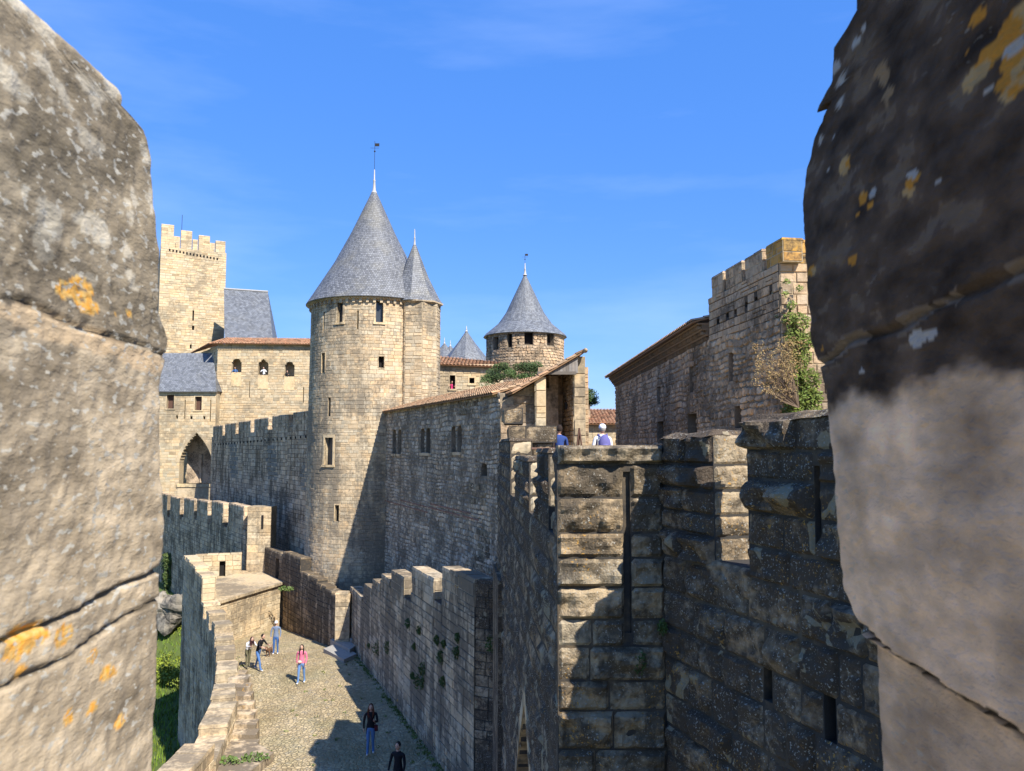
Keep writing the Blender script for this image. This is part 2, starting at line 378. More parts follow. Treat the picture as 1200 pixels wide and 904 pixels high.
def wall_body(root, Fs, pieces, z0, ops, rg, thick, mats, h=.3, L=.5, name='wall', cop=0, **kw):
    mb = MB()
    for (a, b, top) in pieces:
        backing(mb, Fs, a, b, z0, top, ops, thick)
        skin(mb, Fs, a, b, rows(z0, top, h, rg), ops, L, rg, **kw)
        if cop: coping(mb, Fs, a, b, top, thick, rg, cop)
    return bld(mb, name, mats, root)
def merlon(root, Fs, a, b, zs, top, rg, thick, mats, h=.3, L=.5, cop=.1, ops=(), ends=(True, True), sub=None, em=0, **kw):
    mb = MB(); backing(mb, Fs, a, b, zs, top, ops, thick); skin(mb, Fs, a, b, rows(zs, top, h, rg), list(ops), L, rg, **kw)
    kw2 = dict(kw); kw2['boss'] = kw.get('boss', 0)*.25; kw2['m'] = em
    for e, on, x in ((0, ends[0], a), (1, ends[1], b)):   # end faces
        if not on: continue
        p, q = Fs.P(x, 0, 0).xy, Fs.P(x, 0, -thick).xy
        Fe = Plane(p, q); od = Fs.d if e else -Fs.d
        if Fe.n.dot(od) < 0: Fe.n = -Fe.n
        skin(mb, Fe, .01, thick-.01, rows(zs, top, h, rg), [], L*1.2, rg, **kw2)
    if cop: coping(mb, Fs, a, b, top, thick, rg, cop)
    return bld(mb, 'merlon', mats, root)
def window_part(root, Fs, o, depth=.3, pane='void', frame='sunny', fw=.1, sill=True, name='window', mull=0):
    mb = MB(); a, b, z0, z1 = o['s0'], o['s1'], o['z0'], o['z1']
    mb.quad(Fs.P(a-.02, z0-.02, -depth), Fs.P(b+.02, z0-.02, -depth), Fs.P(b+.02, z1+.02, -depth), Fs.P(a-.02, z1+.02, -depth))
    w = bld(mb, name, M[pane], root)
    if fw:
        mb = MB()
        for (x, y, p, q) in ((a-fw, a, z0, z1), (b, b+fw, z0, z1), (a-fw, b+fw, z1, z1+fw*1.4)):
            mb.hexa([Fs.P(x, p, .035), Fs.P(y, p, .035), Fs.P(y, p, -.1), Fs.P(x, p, -.1), Fs.P(x, q, .035), Fs.P(y, q, .035), Fs.P(y, q, -.1), Fs.P(x, q, -.1)], (1.1, 1.08, 1.05))
        bld(mb, 'window_frame', M[frame], w)
    if sill:
        mb = MB(); x, y, p, q = a-fw*1.2, b+fw*1.2, z0-.13, z0
        mb.hexa([Fs.P(x, p, .09), Fs.P(y, p, .09), Fs.P(y, p, -depth), Fs.P(x, p, -depth), Fs.P(x, q, .09), Fs.P(y, q, .09), Fs.P(y, q, -depth), Fs.P(x, q, -depth)], (1.15, 1.12, 1.05))
        bld(mb, 'window_sill', M[frame], w)
    if mull:
        mb = MB(); mm = (a+b)/2
        mb.box(0, 0, 0, 0, 0, 0) if False else None
        mb.hexa([Fs.P(mm-.03, z0, -.2), Fs.P(mm+.03, z0, -.2), Fs.P(mm+.03, z0, -.28), Fs.P(mm-.03, z0, -.28), Fs.P(mm-.03, z1, -.2), Fs.P(mm+.03, z1, -.2), Fs.P(mm+.03, z1, -.28), Fs.P(mm-.03, z1, -.28)])
        bld(mb, 'mullion', M['iron'], w)
    return w
def arch_ring(root, Fs, o, rg, mat, w=.35, out_=.05, name='arch_stones', dep=.3):
    mb = MB(); c_ = (o['s0']+o['s1'])/2; hw = (o['s1']-o['s0'])/2; zs = o['z1']-o['arch']; n = 9
    def p(q, e): 
        k = math.sqrt(max(0, 1-q**2)) if o.get('round') else 1-q**1.7
        return hw*k, zs+o['arch']*q
    for sg in (-1, 1):
        for k in range(n):
            q0, q1 = k/n, (k+1)/n; a0, z0 = p(q0, 0); a1, z1 = p(q1, 0); t0 = math.atan2(q0*o['arch']+.01, a0); t1 = math.atan2(q1*o['arch']+.01, a1)
            pts = [(a0, z0), (a0+w*math.cos(t0), z0+w*math.sin(t0)), (a1+w*math.cos(t1), z1+w*math.sin(t1)), (a1, z1)]
            P = [Fs.P(c_+sg*x, z, -dep) for x, z in pts]; Q = [Fs.P(c_+sg*x, z, out_) for x, z in pts]
            mb.hexa(P+Q, stonecol(rg, .1, .04))
    return bld(mb, name, mat, root)

# ------------------------------------------------------------------ roofs
def tile_roof(e0, e1, r0, r1, rg, name, mat, parent, wl=.24, crs=.38, amp=.045, thick=.06):
    e0, e1, r0, r1 = map(Vector, (e0, e1, r0, r1)); Lw = (e1-e0).length; Ls = (r0-e0).length; nw = max(2, round(Lw/wl)); nc = max(2, round(Ls/crs)); seg = 6
    nrm = (e1-e0).cross(r0-e0).normalized()
    if nrm.z < 0: nrm = -nrm
    mb = MB()
    colr = [[None]*(nc) for _ in range(nw)]
    for i in range(nw):
        for j in range(nc):
            k = rg.uniform(.7, 1.3); w = rg.uniform(-.12, .12); colr[i][j] = (k*(1+w), k, k*(1-w*.5)) if rg.random() > .12 else (k*.5, k*.5, k*.5)
    for j in range(nc):
        for i in range(nw):
            c = colr[i][j]; g = []
            for jj in (0, 1):
                t = (j+jj)/nc; row = []
                for k in range(seg+1):
                    s_ = (i+k/seg)/nw; ba = e0.lerp(e1, s_); bb = r0.lerp(r1, s_)
                    hgt = amp*math.sin(math.pi*k/seg)**.8*1.6-.01+(.035 if jj == 0 else 0)
                    row.append(mb.vert(ba.lerp(bb, t)+nrm*hgt, c))
                g.append(row)
            for k in range(seg): mb.face((g[0][k], g[0][k+1], g[1][k+1], g[1][k]))
            if j == 0:
                lo = [mb.vert(Vector(mb.v[g[0][k]])-nrm*.05, (.4, .4, .4)) for k in range(seg+1)]
                for k in range(seg): mb.face((lo[k], lo[k+1], g[0][k+1], g[0][k]))
    P = [e0-nrm*thick, e1-nrm*thick, r1-nrm*thick, r0-nrm*thick]; Q = [e0-nrm*.012, e1-nrm*.012, r1-nrm*.012, r0-nrm*.012]
    mb.hexa(P+Q, (.55, .5, .45))
    return bld(mb, name, mat, parent)
def cone_roof(root, cx, cy, prof, mat, name='roof', n=64, smooth=True):
    mb = MB(); mb.lathe(cx, cy, prof, n, uvs=True); mb.lathe(cx, cy, [(.05, prof[0][1]-.03), (prof[0][0], prof[0][1]-.03), (prof[0][0], prof[0][1])], n, (.5, .5, .5))
    return bld(mb, name, mat, root, smooth)
def finial(root, x, y, z0, h1, h2, r=.12, vane=False):
    mb = MB(); mb.lathe(x, y, [(r*2, z0), (r*1.1, z0+h1*.12), (r*.7, z0+h1*.5), (r*.9, z0+h1*.55), (r*.5, z0+h1*.6), (r*.35, z0+h1), (.01, z0+h1+.05)], 12)
    f = bld(mb, 'finial', M['leadc'], root, True)
    if h2:
        mb = MB(); mb.tube([(x, y, z0+h1-.05), (x, y, z0+h1+h2)], .014, 6)
        if vane:
            zz = z0+h1+h2*.82; mb.box(x+.02, x+.3, y-.012, y+.012, zz, zz+.2); mb.tube([(x-.3, y, zz-.12), (x+.3, y, zz-.12)], .01, 6); mb.sphere((x, y, zz-.35), .06)
        bld(mb, 'weather_vane', M['iron'], f)

# ------------------------------------------------------------------ plants
def leaf_cloud(mb, c, rad, n, size, rg, tone=(.75, 1.3), m=0, shape=2.0, hue=(1, 1, 1)):
    c = Vector(c)
    for _ in range(n):
        while True:
            p = Vector([rg.uniform(-1, 1) for _ in range(3)])
            if p.length <= 1 and (p.length > .35 or rg.random() < .3): break
        q = c+Vector((p.x*rad[0], p.y*rad[1], p.z*rad[2]))
        a = Vector([rg.gauss(0, 1) for _ in range(3)]).normalized(); b = a.orthogonal().normalized(); s_ = size*rg.uniform(.6, 1.4)
        k = rg.uniform(*tone); cc = (k*hue[0]*rg.uniform(.9, 1.15), k*hue[1], k*hue[2]*rg.uniform(.8, 1.2))
        mb.poly([q-a*s_, q+b*s_*.5, q+a*s_*1.1, q-b*s_*.5], cc, m)

rg = random.Random(7)
# ================================================================== LARGE STRUCTURE
GZ = -10.7
# ---- terrain: moat floor to the horizon, bank, castle ground, path
mb = MB()
def moatz(x, y): 
    d = max(0, min(1, (y-58-(x+22)*-.35)/9)); return -18+d*d*(3-2*d)*4.2
nx_, ny_ = 60, 70
g = [[mb.vert((-70+i*1.1, -2+j*1.3, moatz(-70+i*1.1, -2+j*1.3)+noise.noise((i*.3, j*.3, 0))*.25)) for i in range(nx_)] for j in range(ny_)]
for j in range(ny_-1):
    for i in range(nx_-1): mb.face((g[j][i], g[j][i+1], g[j+1][i+1], g[j+1][i]))
mg = plain('moat_turf', (.09, .12, .03), .9, .5, 1.2, .6)
struct(mb, 'moat_ground', mg, True)
mb = MB(); mb.quad((-2500, -2500, -18.6), (2500, -2500, -18.6), (2500, 2500, -18.6), (-2500, 2500, -18.6))
struct(mb, 'ground', plain('distant_ground', (.12, .13, .06), .95, .5, .05, .2))

# parapet plan (left side of the path)
WP = [(-20.3, 48.2), (-16.9, 42.6), (-14.6, 38.6), (-12.55, 33.6), (-11.25, 29.6), (-10.3, 25), (-9.6, 4)]
def pathz(x, y): return GZ-max(0, y-40)*.085+noise.noise((x*.35, y*.35, 0))*.05
def wx(y):
    for (a, b), (c_, d) in zip(WP, WP[1:]):
        if d <= y <= b: return a+(c_-a)*(b-y)/(b-d)
    return WP[0][0] if y > WP[0][1] else WP[-1][0]
mb = MB(); rowsP = []
for j in range(110):
    y = 4+j*.5; x0 = wx(y)+.35 if y < 48.2 else -19.8; rowsP.append([mb.vert((x0+(6-x0)*i/50, y, pathz(x0+(6-x0)*i/50, y))) for i in range(51)])
for j in range(109):
    for i in range(50): mb.face((rowsP[j][i], rowsP[j][i+1], rowsP[j+1][i+1], rowsP[j+1][i]))
m, t, b = mat_new('cobblestones'); v = mapped(t); vo = N(t, 'ShaderNodeTexVoronoi', feature='F1'); vo.inputs['Scale'].default_value = 7; t.links.new(v, vo.inputs['Vector'])
ve = N(t, 'ShaderNodeTexVoronoi', feature='DISTANCE_TO_EDGE'); ve.inputs['Scale'].default_value = 7; t.links.new(v, ve.inputs['Vector'])
n1 = noise_n(t, v, .45, 5, .6); n2 = noise_n(t, v, 14, 5, .6); sep = N(t, 'ShaderNodeSeparateColor'); t.links.new(vo.outputs['Color'], sep.inputs[0])
c = mix_n(t, rng_n(t, sep.outputs[0], 0, 1), (.4, .31, .18), (.64, .5, .3)); c = mix_n(t, rng_n(t, sep.outputs[1], .75, .95, 0, .6), c, (.3, .27, .22))
c = mix_n(t, rng_n(t, n1, .45, .65, 0, .5), c, (.34, .31, .17)); c = mix_n(t, rng_n(t, ve.outputs['Distance'], .0, .07, .45, 0), c, (.24, .2, .12)); c = mix_n(t, rng_n(t, n2, .3, .7, 0, .3), c, (.2, .17, .11))
n5 = noise_n(t, mapped(t, (.9, .35, 1)), .8, 5, .65); c = mix_n(t, rng_n(t, n5, .42, .62, 0, .55), c, (.62, .58, .5), 'MULTIPLY')
t.links.new(c, b.inputs['Base Color']); b.inputs['Roughness'].default_value = .95; b.inputs['Specular IOR Level'].default_value = .1
bumpit(t, b, math_n(t, 'ADD', rng_n(t, ve.outputs['Distance'], 0, .16), math_n(t, 'MULTIPLY', n2, .4)), .9, .05)
struct(mb, 'path', m, True)
mb = MB(); mb.quad((5.9, -20, -10.9), (90, -20, -10.9), (90, 140, -10.9), (5.9, 140, -10.9)); mb.quad((-60, 58, -11.9), (90, 58, -11.9), (90, 160, -11.9), (-60, 160, -11.9)) if False else None
struct(mb, 'courtyard_ground', plain('pale_gravel', (.35, .3, .22), .95, .4, 3, .3))

# ================================================================== ROUND TOWER
T1 = Cyl(*px(436, 50, 400), 3.89, .008, 9)
root = thing('round_tower', (T1.c.x, T1.c.y, -11), 'tall round pale stone tower with steep grey slate cone roof and weather vane', 'tower')
Z1 = zv(350, 46.4); circ = 2*math.pi*T1.r
wd = [win(T1, 395.5, 354, 402, 378), win(T1, 440.5, 353, 449, 378)]
sl_ = [win(T1, 418.3, 364, 420.3, 386), win(T1, 377.5, 414, 381.5, 437), win(T1, 443.5, 418, 450, 431), win(T1, 385, 466, 388, 488), win(T1, 381.5, 513, 391, 545), win(T1, 393.5, 592, 398.5, 611), win(T1, 379, 366, 380.5, 388)]
wall_body(root, T1, [(-circ/2, circ/2, Z1)], -11.6, wd+sl_, rg, .6, [M['tower'], M['mortar']], h=.22, L=.4, depth=.014, gap=.003, var=.15, warm=.07, wob=.03)
for o in wd: window_part(root, T1, o, .3, 'glass', 'sunny', .12)
for i, o in enumerate(sl_):
    if i == 4: window_part(root, T1, o, .3, 'glass', 'sunny', .13)
    else: window_part(root, T1, o, .3, 'void', 'sunny', .05 if i in (1, 2, 5) else 0, sill=False, name='arrow_slit')
# cornice with small corbels
mb = MB(); mb.lathe(T1.c.x, T1.c.y, [(3.87, Z1-.12), (4.05, Z1-.05), (4.1, Z1+.1), (3.87, Z1+.1)], 96)
for k in range(60):
    a = k*2*math.pi/60; p = Vector((math.cos(a), math.sin(a))); q = Vector((-p.y, p.x)); cc = T1.c
    P = [cc+p*3.8-q*.08, cc+p*4.03-q*.08, cc+p*4.03+q*.08, cc+p*3.8+q*.08]
    mb.prism(P, Z1-.3, Z1-.06)
bld(mb, 'cornice', M['tower'], root)
za = Z1+.1; apex = zv(224, 50)
cone_roof(root, T1.c.x, T1.c.y, [(4.25, za-.03), (3.82, za+.66), (2.52, za+2.8), (1.45, za+4.9), (.12, apex)], M['slate'])
finial(root, T1.c.x, T1.c.y, apex-.15, zv(197, 50)-apex, zv(163, 50)-zv(197, 50), .1, True)
# stair turret, half octagon on the right
tc_ = px(489, 48); TR = 1.4
mb = MB(); oct_ = [(tc_.x+TR*math.cos(R(22.5+45*k-6)), tc_.y+TR*math.sin(R(22.5+45*k-6))) for k in range(8)]
mb.prism(oct_, -11.6, Z1-.1, m=1)
for k in range(8):
    Pn = Plane(oct_[k], oct_[(k+1) % 8]); mid = Vector(((oct_[k][0]+oct_[(k+1) % 8][0])/2, (oct_[k][1]+oct_[(k+1) % 8][1])/2))-tc_
    if Pn.n.dot(mid) < 0: Pn.n = -Pn.n
    if mid.y > .4: continue
    skin(mb, Pn, 0.01, Pn.L-.01, rows(-11.6, Z1-.1, .23, rg), [], .42, rg, depth=.025, gap=.006, var=.14, warm=.06)
bld(mb, 'stair_turret', [M['tower'], M['mortar']], root)
td = px(483.5, 48.3)
tr = cone_roof(root, td.x, td.y, [(1.87, Z1-.02), (1.6, Z1+.34), (.92, Z1+1.7), (.1, zv(286, 48))], M['slate'], 'turret_roof', 8, False)
mb = MB(); mb.lathe(tc_.x, tc_.y, [(1.4, Z1-.22), (1.56, Z1-.12), (1.56, Z1-.04), (1.3, Z1-.04)], 8); bld(mb, 'turret_cornice', M['tower'], root)
finial(root, td.x, td.y, zv(289, 48), zv(268, 48)-zv(289, 48), 0, .07)

# ================================================================== LONG SHADED BUILDING WITH LEAN-TO ROOF
b0, b1 = px(443, 48.4), px(586, 29.6)
B1 = Plane(b0, b1)
root = thing('wall_building', (b0.x, b0.y, -11), 'long shaded rubble wall with three twin windows under a sloping tile roof', 'building')
ZE = 2.02
twin = []
for (u0, u1, v0, v1) in ((460, 470.5, 502, 532), (493, 504.5, 500, 531), (529, 541.5, 497, 530)):
    um = (u0+u1)/2
    for a, b_ in ((u0, um-.9), (um+.9, u1)):
        w = win(B1, a, v0, b_, v1); w['arch'] = .3; twin.append(w)
extra = [win(B1, 564, 542, 571, 558, .25)]
extra[0]['round'] = 1
wall_body(root, B1, [(-.3, B1.L, ZE)], -11.6, twin+extra, rg, .9, [M['rubble'], M['mortarr']], h=.2, L=.27, depth=.035, gap=.012, var=.32, warm=.07, rub=True, wob=.1)
for i in range(3):
    a, b_ = twin[2*i], twin[2*i+1]
    o = dict(s0=a['s0'], s1=b_['s1'], z0=a['z0'], z1=a['z1'], arch=0)
    w = window_part(root, B1, o, .45, 'void', 'dark', 0, sill=True)
    mb = MB(); mm = (a['s1']+b_['s0'])/2; p = B1.P(mm, 0, -.06)
    mb.lathe(p.x, p.y, [(.09, a['z0']), (.09, a['z0']+.08), (.05, a['z0']+.12), (.05, a['z1']-.45), (.09, a['z1']-.38), (.09, a['z1']-.3)], 10)
    bld(mb, 'column', M['bossl'], w)
window_part(root, B1, extra[0], .4, 'void', 'dark', 0, sill=False)
# brick courses and pale patch set in the rubble
brk = plain('old_red_brick', (.3, .15, .1), .95, .5, 9, .4)
for (u0, u1, v) in ((448, 500, 593.5), (470, 560, 598.5), (505, 552, 597)):
    mb = MB(); s0, s1 = B1.hit(u0, v)[0], B1.hit(u1, v)[0]; z = B1.hit((u0+u1)/2, v)[1]; x = s0
    while x < s1:
        y = x+rg.uniform(.2, .34)
        mb.hexa([B1.P(x, z+q, d) for q in (0,) for d in (0,)]+[B1.P(y, z, 0), B1.P(y, z, .045), B1.P(x, z, .045), B1.P(x, z+.06, 0), B1.P(y, z+.06, 0), B1.P(y, z+.06, .045), B1.P(x, z+.06, .045)], stonecol(rg, .2, .1))
        x = y+.002
    bld(mb, 'brick_course', brk, root)
for (u0, u1, v0, v1) in ((550, 576, 566, 590), (556, 578, 618, 660), (538, 562, 464, 482)):
    mb = MB()
    for v in range(v0, v1, 8):
        s0, s1 = B1.hit(u0+rg.uniform(0, 6), v)[0], B1.hit(u1-rg.uniform(0, 7), v)[0]; za, zb = B1.hit(u0, v+7)[1], B1.hit(u0, v)[1]
        q = Plane(B1.A, B1.B); skin(mb, q, s0, s1, [(za, zb)], [], .4, rg, depth=.05, var=.15)
    bld(mb, 'repair_patch', M['bossl'], root)
# main roof
inn = -B1.n; rw = 2.5
def rp3(s, w, z): p = B1.A+B1.d*s+inn*w; return Vector((p.x, p.y, z))
tile_roof(rp3(-.6, -.25, ZE-.02), rp3(B1.L-.2, -.25, ZE-.02), rp3(-.6, rw, ZE+.85), rp3(B1.L-.2, rw, ZE+.85), rg, 'roof', M['tileold'], root)
mb = MB()     # rubble infill behind, back wall of the wall walk
mb.prism([rp3(0, .9, 0), rp3(B1.L, .9, 0), rp3(B1.L, rw, 0), rp3(0, rw, 0)], -11, ZE+.25); mb.prism([rp3(-.3, rw-.4, 0), rp3(B1.L, rw-.4, 0), rp3(B1.L, rw, 0), rp3(-.3, rw, 0)], ZE+.252, ZE+.74)
bld(mb, 'inner_wall', M['rubble'], root)

# ---- porch at the near end
root = thing('covered_porch', (*px(640, 29), -1.8), 'open stone porch with plank gable under sloping tiles at the rampart end', 'porch')
YP = 28.6
def pbox(mb, u0, u1, v0, v1, Y, dep, c=(1, 1, 1), m=0, zz=None):
    a, b_ = px(u0, Y), px(u1, Y); mb.box(a.x, b_.x, Y, Y+dep, zv(v1, Y) if zz is None else zz, zv(v0, Y), c, m)
def blockbox(mb, u0, u1, v0, v1, Y, dep, zb=None, h=.32, L=.6, boss=0, sides=True, m=0, mm=1, ops=(), res=.07):
    a, b_ = px(u0, Y), px(u1, Y); z1 = zv(v0, Y); z0 = zv(v1, Y) if zb is None else zb
    mb.box(a.x, b_.x, Y, Y+dep, z0, z1, (1, 1, 1), mm)
    fr = Plane((a.x, Y), (b_.x, Y)); skin(mb, fr, 0, fr.L, rows(z0, z1, h, rg), list(ops), L, rg, boss=boss, depth=.03, m=m, res=res)
    if sides:
        le = Plane((a.x, Y), (a.x, Y+dep)); le.n = Vector((-1, 0)); skin(mb, le, 0, le.L, rows(z0, z1, h, rg), [], L, rg, boss=boss, depth=.03, m=m, res=res)
mb = MB(); blockbox(mb, 628, 640, 442, 540, YP, .7, h=.5, L=.9); bld(mb, 'pillar', [M['sunny'], M['mortar']], root)
mb = MB(); blockbox(mb, 673, 686.5, 418, 540, YP+.2, 2.6, h=.55, L=1.2); bld(mb, 'pillar', [M['sunny'], M['mortar']], root)
mb = MB()
def rz(u): return zv(467+(u-586)*(411-467)/(686-586), YP)
a0, a1 = px(586, YP), px(628, YP)
mb.prism([(a0.x, YP+.5), (a1.x, YP+.5), (a1.x, YP+1.1), (a0.x, YP+1.1)], zv(560, YP), lambda p: rz(586 if abs(p[0]-a0.x) < .01 else 628)-.12, m=1)
fr = Plane((a0.x, YP+.5), (a1.x, YP+.5))
for i, (za_, zb_) in enumerate(rows(zv(560, YP), rz(628)-.2, .34, rg)):
    us = 586 if zb_ < rz(590)-.15 else 586+(zb_+.15-rz(586))/(rz(628)-rz(586))*42
    if us < 626: skin(mb, fr, (px(us, YP).x-a0.x), fr.L, [(za_, zb_)], [], .7, rg, depth=.05)
bld(mb, 'side_wall', [M['brownwall'], M['mortar']], root)
mb = MB(); pL, pR = px(641, YP+2.8), px(690, YP+2.8); mb.box(px(634, YP).x, pR.x, YP+2.8, YP+3.1, -2, 3.2)
Fb = Plane((pL.x-.3, YP+2.8), (pR.x, YP+2.8)); skin(mb, Fb, 0, Fb.L, rows(-2, 3.0, .2, rg), [], .3, rg, depth=.025, var=.15)
Fr = Plane((px(673, YP+.2).x, YP+.3), (px(673, YP+.2).x-.25, YP+2.8)); Fr.n = Vector((-1, -.1)).normalized(); skin(mb, Fr, .02, Fr.L, rows(-2, rz(672), .2, rg), [], .32, rg, depth=.03, var=.15)
bld(mb, 'rear_wall', M['brownwall'], root)
mb = MB()
for k in range(12):
    u0, u1 = 635.5+k*3.55, 635.5+(k+1)*3.55-.25; x0, x1 = px(u0, YP-.05).x, px(u1, YP-.05).x; zb = zv(437.5, YP)
    c = stonecol(rg, .18, .03); z0, z1 = max(zb+.02, rz(u0)-.1), max(zb+.02, rz(u1)-.1)
    mb.hexa([(x0, YP-.05, zb), (x1, YP-.05, zb), (x1, YP+.02, zb), (x0, YP+.02, zb), (x0, YP-.05, z0), (x1, YP-.05, z1), (x1, YP+.02, z1), (x0, YP+.02, z0)], c)
bld(mb, 'plank_gable', plain('grey_oak_planks', (.25, .22, .19), .85, .4, 10, .3), root)
mb = MB(); pbox(mb, 630, 676, 435.5, 439, YP-.08, .14); bld(mb, 'lintel_beam', M['wood'], root)
e0 = Vector((px(600, YP).x, YP-.2, rz(600)-.05)); r0 = Vector((px(687, YP).x, YP-.2, rz(687)))
dd_ = Vector((-2.2, 4.8, 0)); er = (r0-e0)
tile_roof(e0, e0+Vector((-.6, 3.6, 0)), r0, r0+Vector((-.2, 3.6, 0)), rg, 'roof', M['tileold'], root)
mb = MB(); q = pt(686, 411, YP-.2); mb.sphere(q, (.09, .2, .09), (.8, .75, .7)); bld(mb, 'ridge_stone', M['sunny'], root)
mb = MB(); p = pt(664.5, 476, YP+1.9); mb.box(p.x-.1, p.x+.1, p.y-.3, p.y+.1, p.z-.14, p.z+.14)
solo(mb, 'wall_box', M['iron'], tuple(p), 'small dark box fixed to the wall inside the stone porch', 'box')
mb = MB(); p = pt(679, 523, YP-.9)
for dx in (-.16, .16): mb.tube([(p.x+dx, p.y, p.z-.6), (p.x, p.y+.05, p.z+.65)], .03, 6)
mb.tube([(p.x-.08, p.y, p.z-.1), (p.x+.08, p.y, p.z-.1)], .025, 6); mb.tube([(p.x, p.y+.35, p.z-.6), (p.x, p.y+.05, p.z+.6)], .03, 6)
solo(mb, 'easel', M['shutter'], (p.x, p.y, p.z-.6), 'brown wooden easel stand leaning beside the porch pillar', 'easel')

# ================================================================== CURTAIN WALL BEHIND (between tower and gatehouse)
def crenels(root, Fs, s0, s1, n, zs, zt, mw, rgx, thick, mats, cop=.08, **kw):
    """n merlons equally spaced, mw = merlon share of the pitch; zs/zt linear (start,end)"""
    pitch = (s1-s0)/n
    for k in range(n):
        a = s0+pitch*k+pitch*(1-mw)/2; b_ = a+pitch*mw; f = (k+.5)/n
        merlon(root, Fs, a, b_, zs[0]+(zs[1]-zs[0])*f, zt[0]+(zt[1]-zt[0])*f, rgx, thick, mats, cop=cop, **kw)
def slope_pieces(s0, s1, z0, z1, n): return [(s0+(s1-s0)*k/n, s0+(s1-s0)*(k+1)/n, z0+(z1-z0)*(k+.5)/n) for k in range(n)]
e0 = px(248, 78.0); e1 = px(372, 50)
E = Plane(e0, e1); root = thing('castle_wall', (e1.x, e1.y, -12), 'high dark streaked crenellated wall between gatehouse and round tower', 'wall')
ze0, ze1 = zv(513, 78), zv(497, 50)
wall_body(root, E, slope_pieces(0, E.L, ze0, ze1, 5), -14, [], rg, 1.0, [M['dark'], M['mortard']], h=.32, L=.5, depth=.03, var=.3)
crenels(root, E, 0, E.L-.5, 6, (ze0-.15, ze1-.15), (zv(501, 78), zv(481, 50)), .8, rg, .55, [M['dark'], M['mortar']], h=.3, L=.5, depth=.03, var=.25)
grs = plain('grey_repair_stone', (.26, .23, .18), .95, .5, 4, .4)
for (u0, u1, v0, v1) in ((268, 280, 520, 560), (312, 326, 522, 558), (352, 362, 545, 572)):
    mb = MB()
    for v in range(v0, v1, 5):
        s0, s1 = E.hit(u0+rg.uniform(0, 3), v)[0], E.hit(u1-rg.uniform(0, 3), v)[0]; skin(mb, E, s0, s1, [(E.hit(u0, v+4.5)[1], E.hit(u0, v)[1])], [], .5, rg, depth=.05, var=.15)
    bld(mb, 'repair_patch', grs, root)
mb = MB()
for k in range(26):
    s_ = E.L*(.06+.9*k/26); z = ze0+(ze1-ze0)*s_/E.L-.85
    mb = MB(); mb.hexa([E.P(s_, z, -.02), E.P(s_+.2, z, -.02), E.P(s_+.2, z, .06), E.P(s_, z, .06), E.P(s_, z+.18, -.02), E.P(s_+.2, z+.18, -.02), E.P(s_+.2, z+.18, .06), E.P(s_, z+.18, .06)])
    bld(mb, 'putlog_hole', M['void'], root)

# ================================================================== GATEHOUSE + HALL + KEEP
YG = 82
gA, gB = px(176, YG), px(251.5, YG); G = Plane(gA, gB)
root = thing('gatehouse', (gB.x, gB.y, -14), 'pale stone gatehouse with slate roof and a tall pointed arch niche', 'gatehouse')
arch = win(G, 210.5, 507, 249, 567, 3.2)
gw = [win(G, 195.5, 463, 204, 479), win(G, 228.5, 465, 236.5, 481), win(G, 216, 469, 217.2, 491), win(G, 246, 469, 247.2, 494), win(G, 206, 487, 208.5, 491), win(G, 223, 488, 225.5, 492), win(G, 238, 488, 240.5, 492), win(G, 223, 577, 234, 586)]
wall_body(root, G, [(0, G.L, zv(458, YG))], -14, [arch]+gw, rg, 1.1, [M['far'], M['mortar']], h=.3, L=.62, depth=.02, gap=.005, var=.14, warm=.08)
for i, o in enumerate(gw): window_part(root, G, o, .35, 'shutter' if i < 2 else 'void', 'far', .12 if i < 2 else 0, sill=i < 2, name='window' if i in (0, 1, 7) else 'arrow_slit')
arch_ring(root, G, arch, rg, M['far'], .35)
mb = MB()   # niche interior
a, b_, z0, z1 = arch['s0'], arch['s1'], arch['z0'], arch['z1']
mb.quad(G.P(a-.3, z0-.2, -2.6), G.P(b_+.3, z0-.2, -2.6), G.P(b_+.3, z1+.3, -2.6), G.P(a-.3, z1+.3, -2.6)); mb.tube([G.P(a+1.3, z0, -2.5), G.P(a+1.3, z0+3.1, -2.5)], .12, 6)
bld(mb, 'niche_back', M['rubble'], root)
mb = MB(); mb.hexa([G.P(a-.1, z0-.35, .2), G.P(b_+.1, z0-.35, .2), G.P(b_+.1, z0-.35, -1), G.P(a-.1, z0-.35, -1), G.P(a-.1, z0, .2), G.P(b_+.1, z0, .2), G.P(b_+.1, z0, -1), G.P(a-.1, z0, -1)], (1.1, 1.1, 1)); mb.hexa([G.P(a-.1, -14, .1), G.P(b_+.1, -14, .1), G.P(b_+.1, -14, -1), G.P(a-.1, -14, -1), G.P(a-.1, z0-.352, .1), G.P(b_+.1, z0-.352, .1), G.P(b_+.1, z0-.352, -1), G.P(a-.1, z0-.352, -1)])
bld(mb, 'balcony', M['far'], root)
mb = MB(); zr0, zr1 = zv(458.5, YG-.3), zv(414, YG+3.4)
P = [Vector((gA.x-.5, YG-.35, zr0)), Vector((gB.x+.15, YG-.35, zr0)), Vector((px(247, YG+3.4).x, YG+3.4, zr1)), Vector((gA.x-.5, YG+3.4, zr1))]
mb.quad(*P); w_ = P[1].x-P[0].x; mb.uv[0] = [(0, 0), (w_, 0), (w_, 5), (0, 5)]
mb.poly([P[1], (P[1].x, YG+3.4, zr0), P[2]]); mb.hexa([(P[0].x, YG-.35, zr0-.12), (P[1].x, YG-.35, zr0-.12), (P[1].x, YG, zr0-.12), (P[0].x, YG, zr0-.12), (P[0].x, YG-.35, zr0-.02), (P[1].x, YG-.35, zr0-.02), (P[1].x, YG, zr0-.02), (P[0].x, YG, zr0-.02)])
bld(mb, 'roof', M['slatefar'], root)

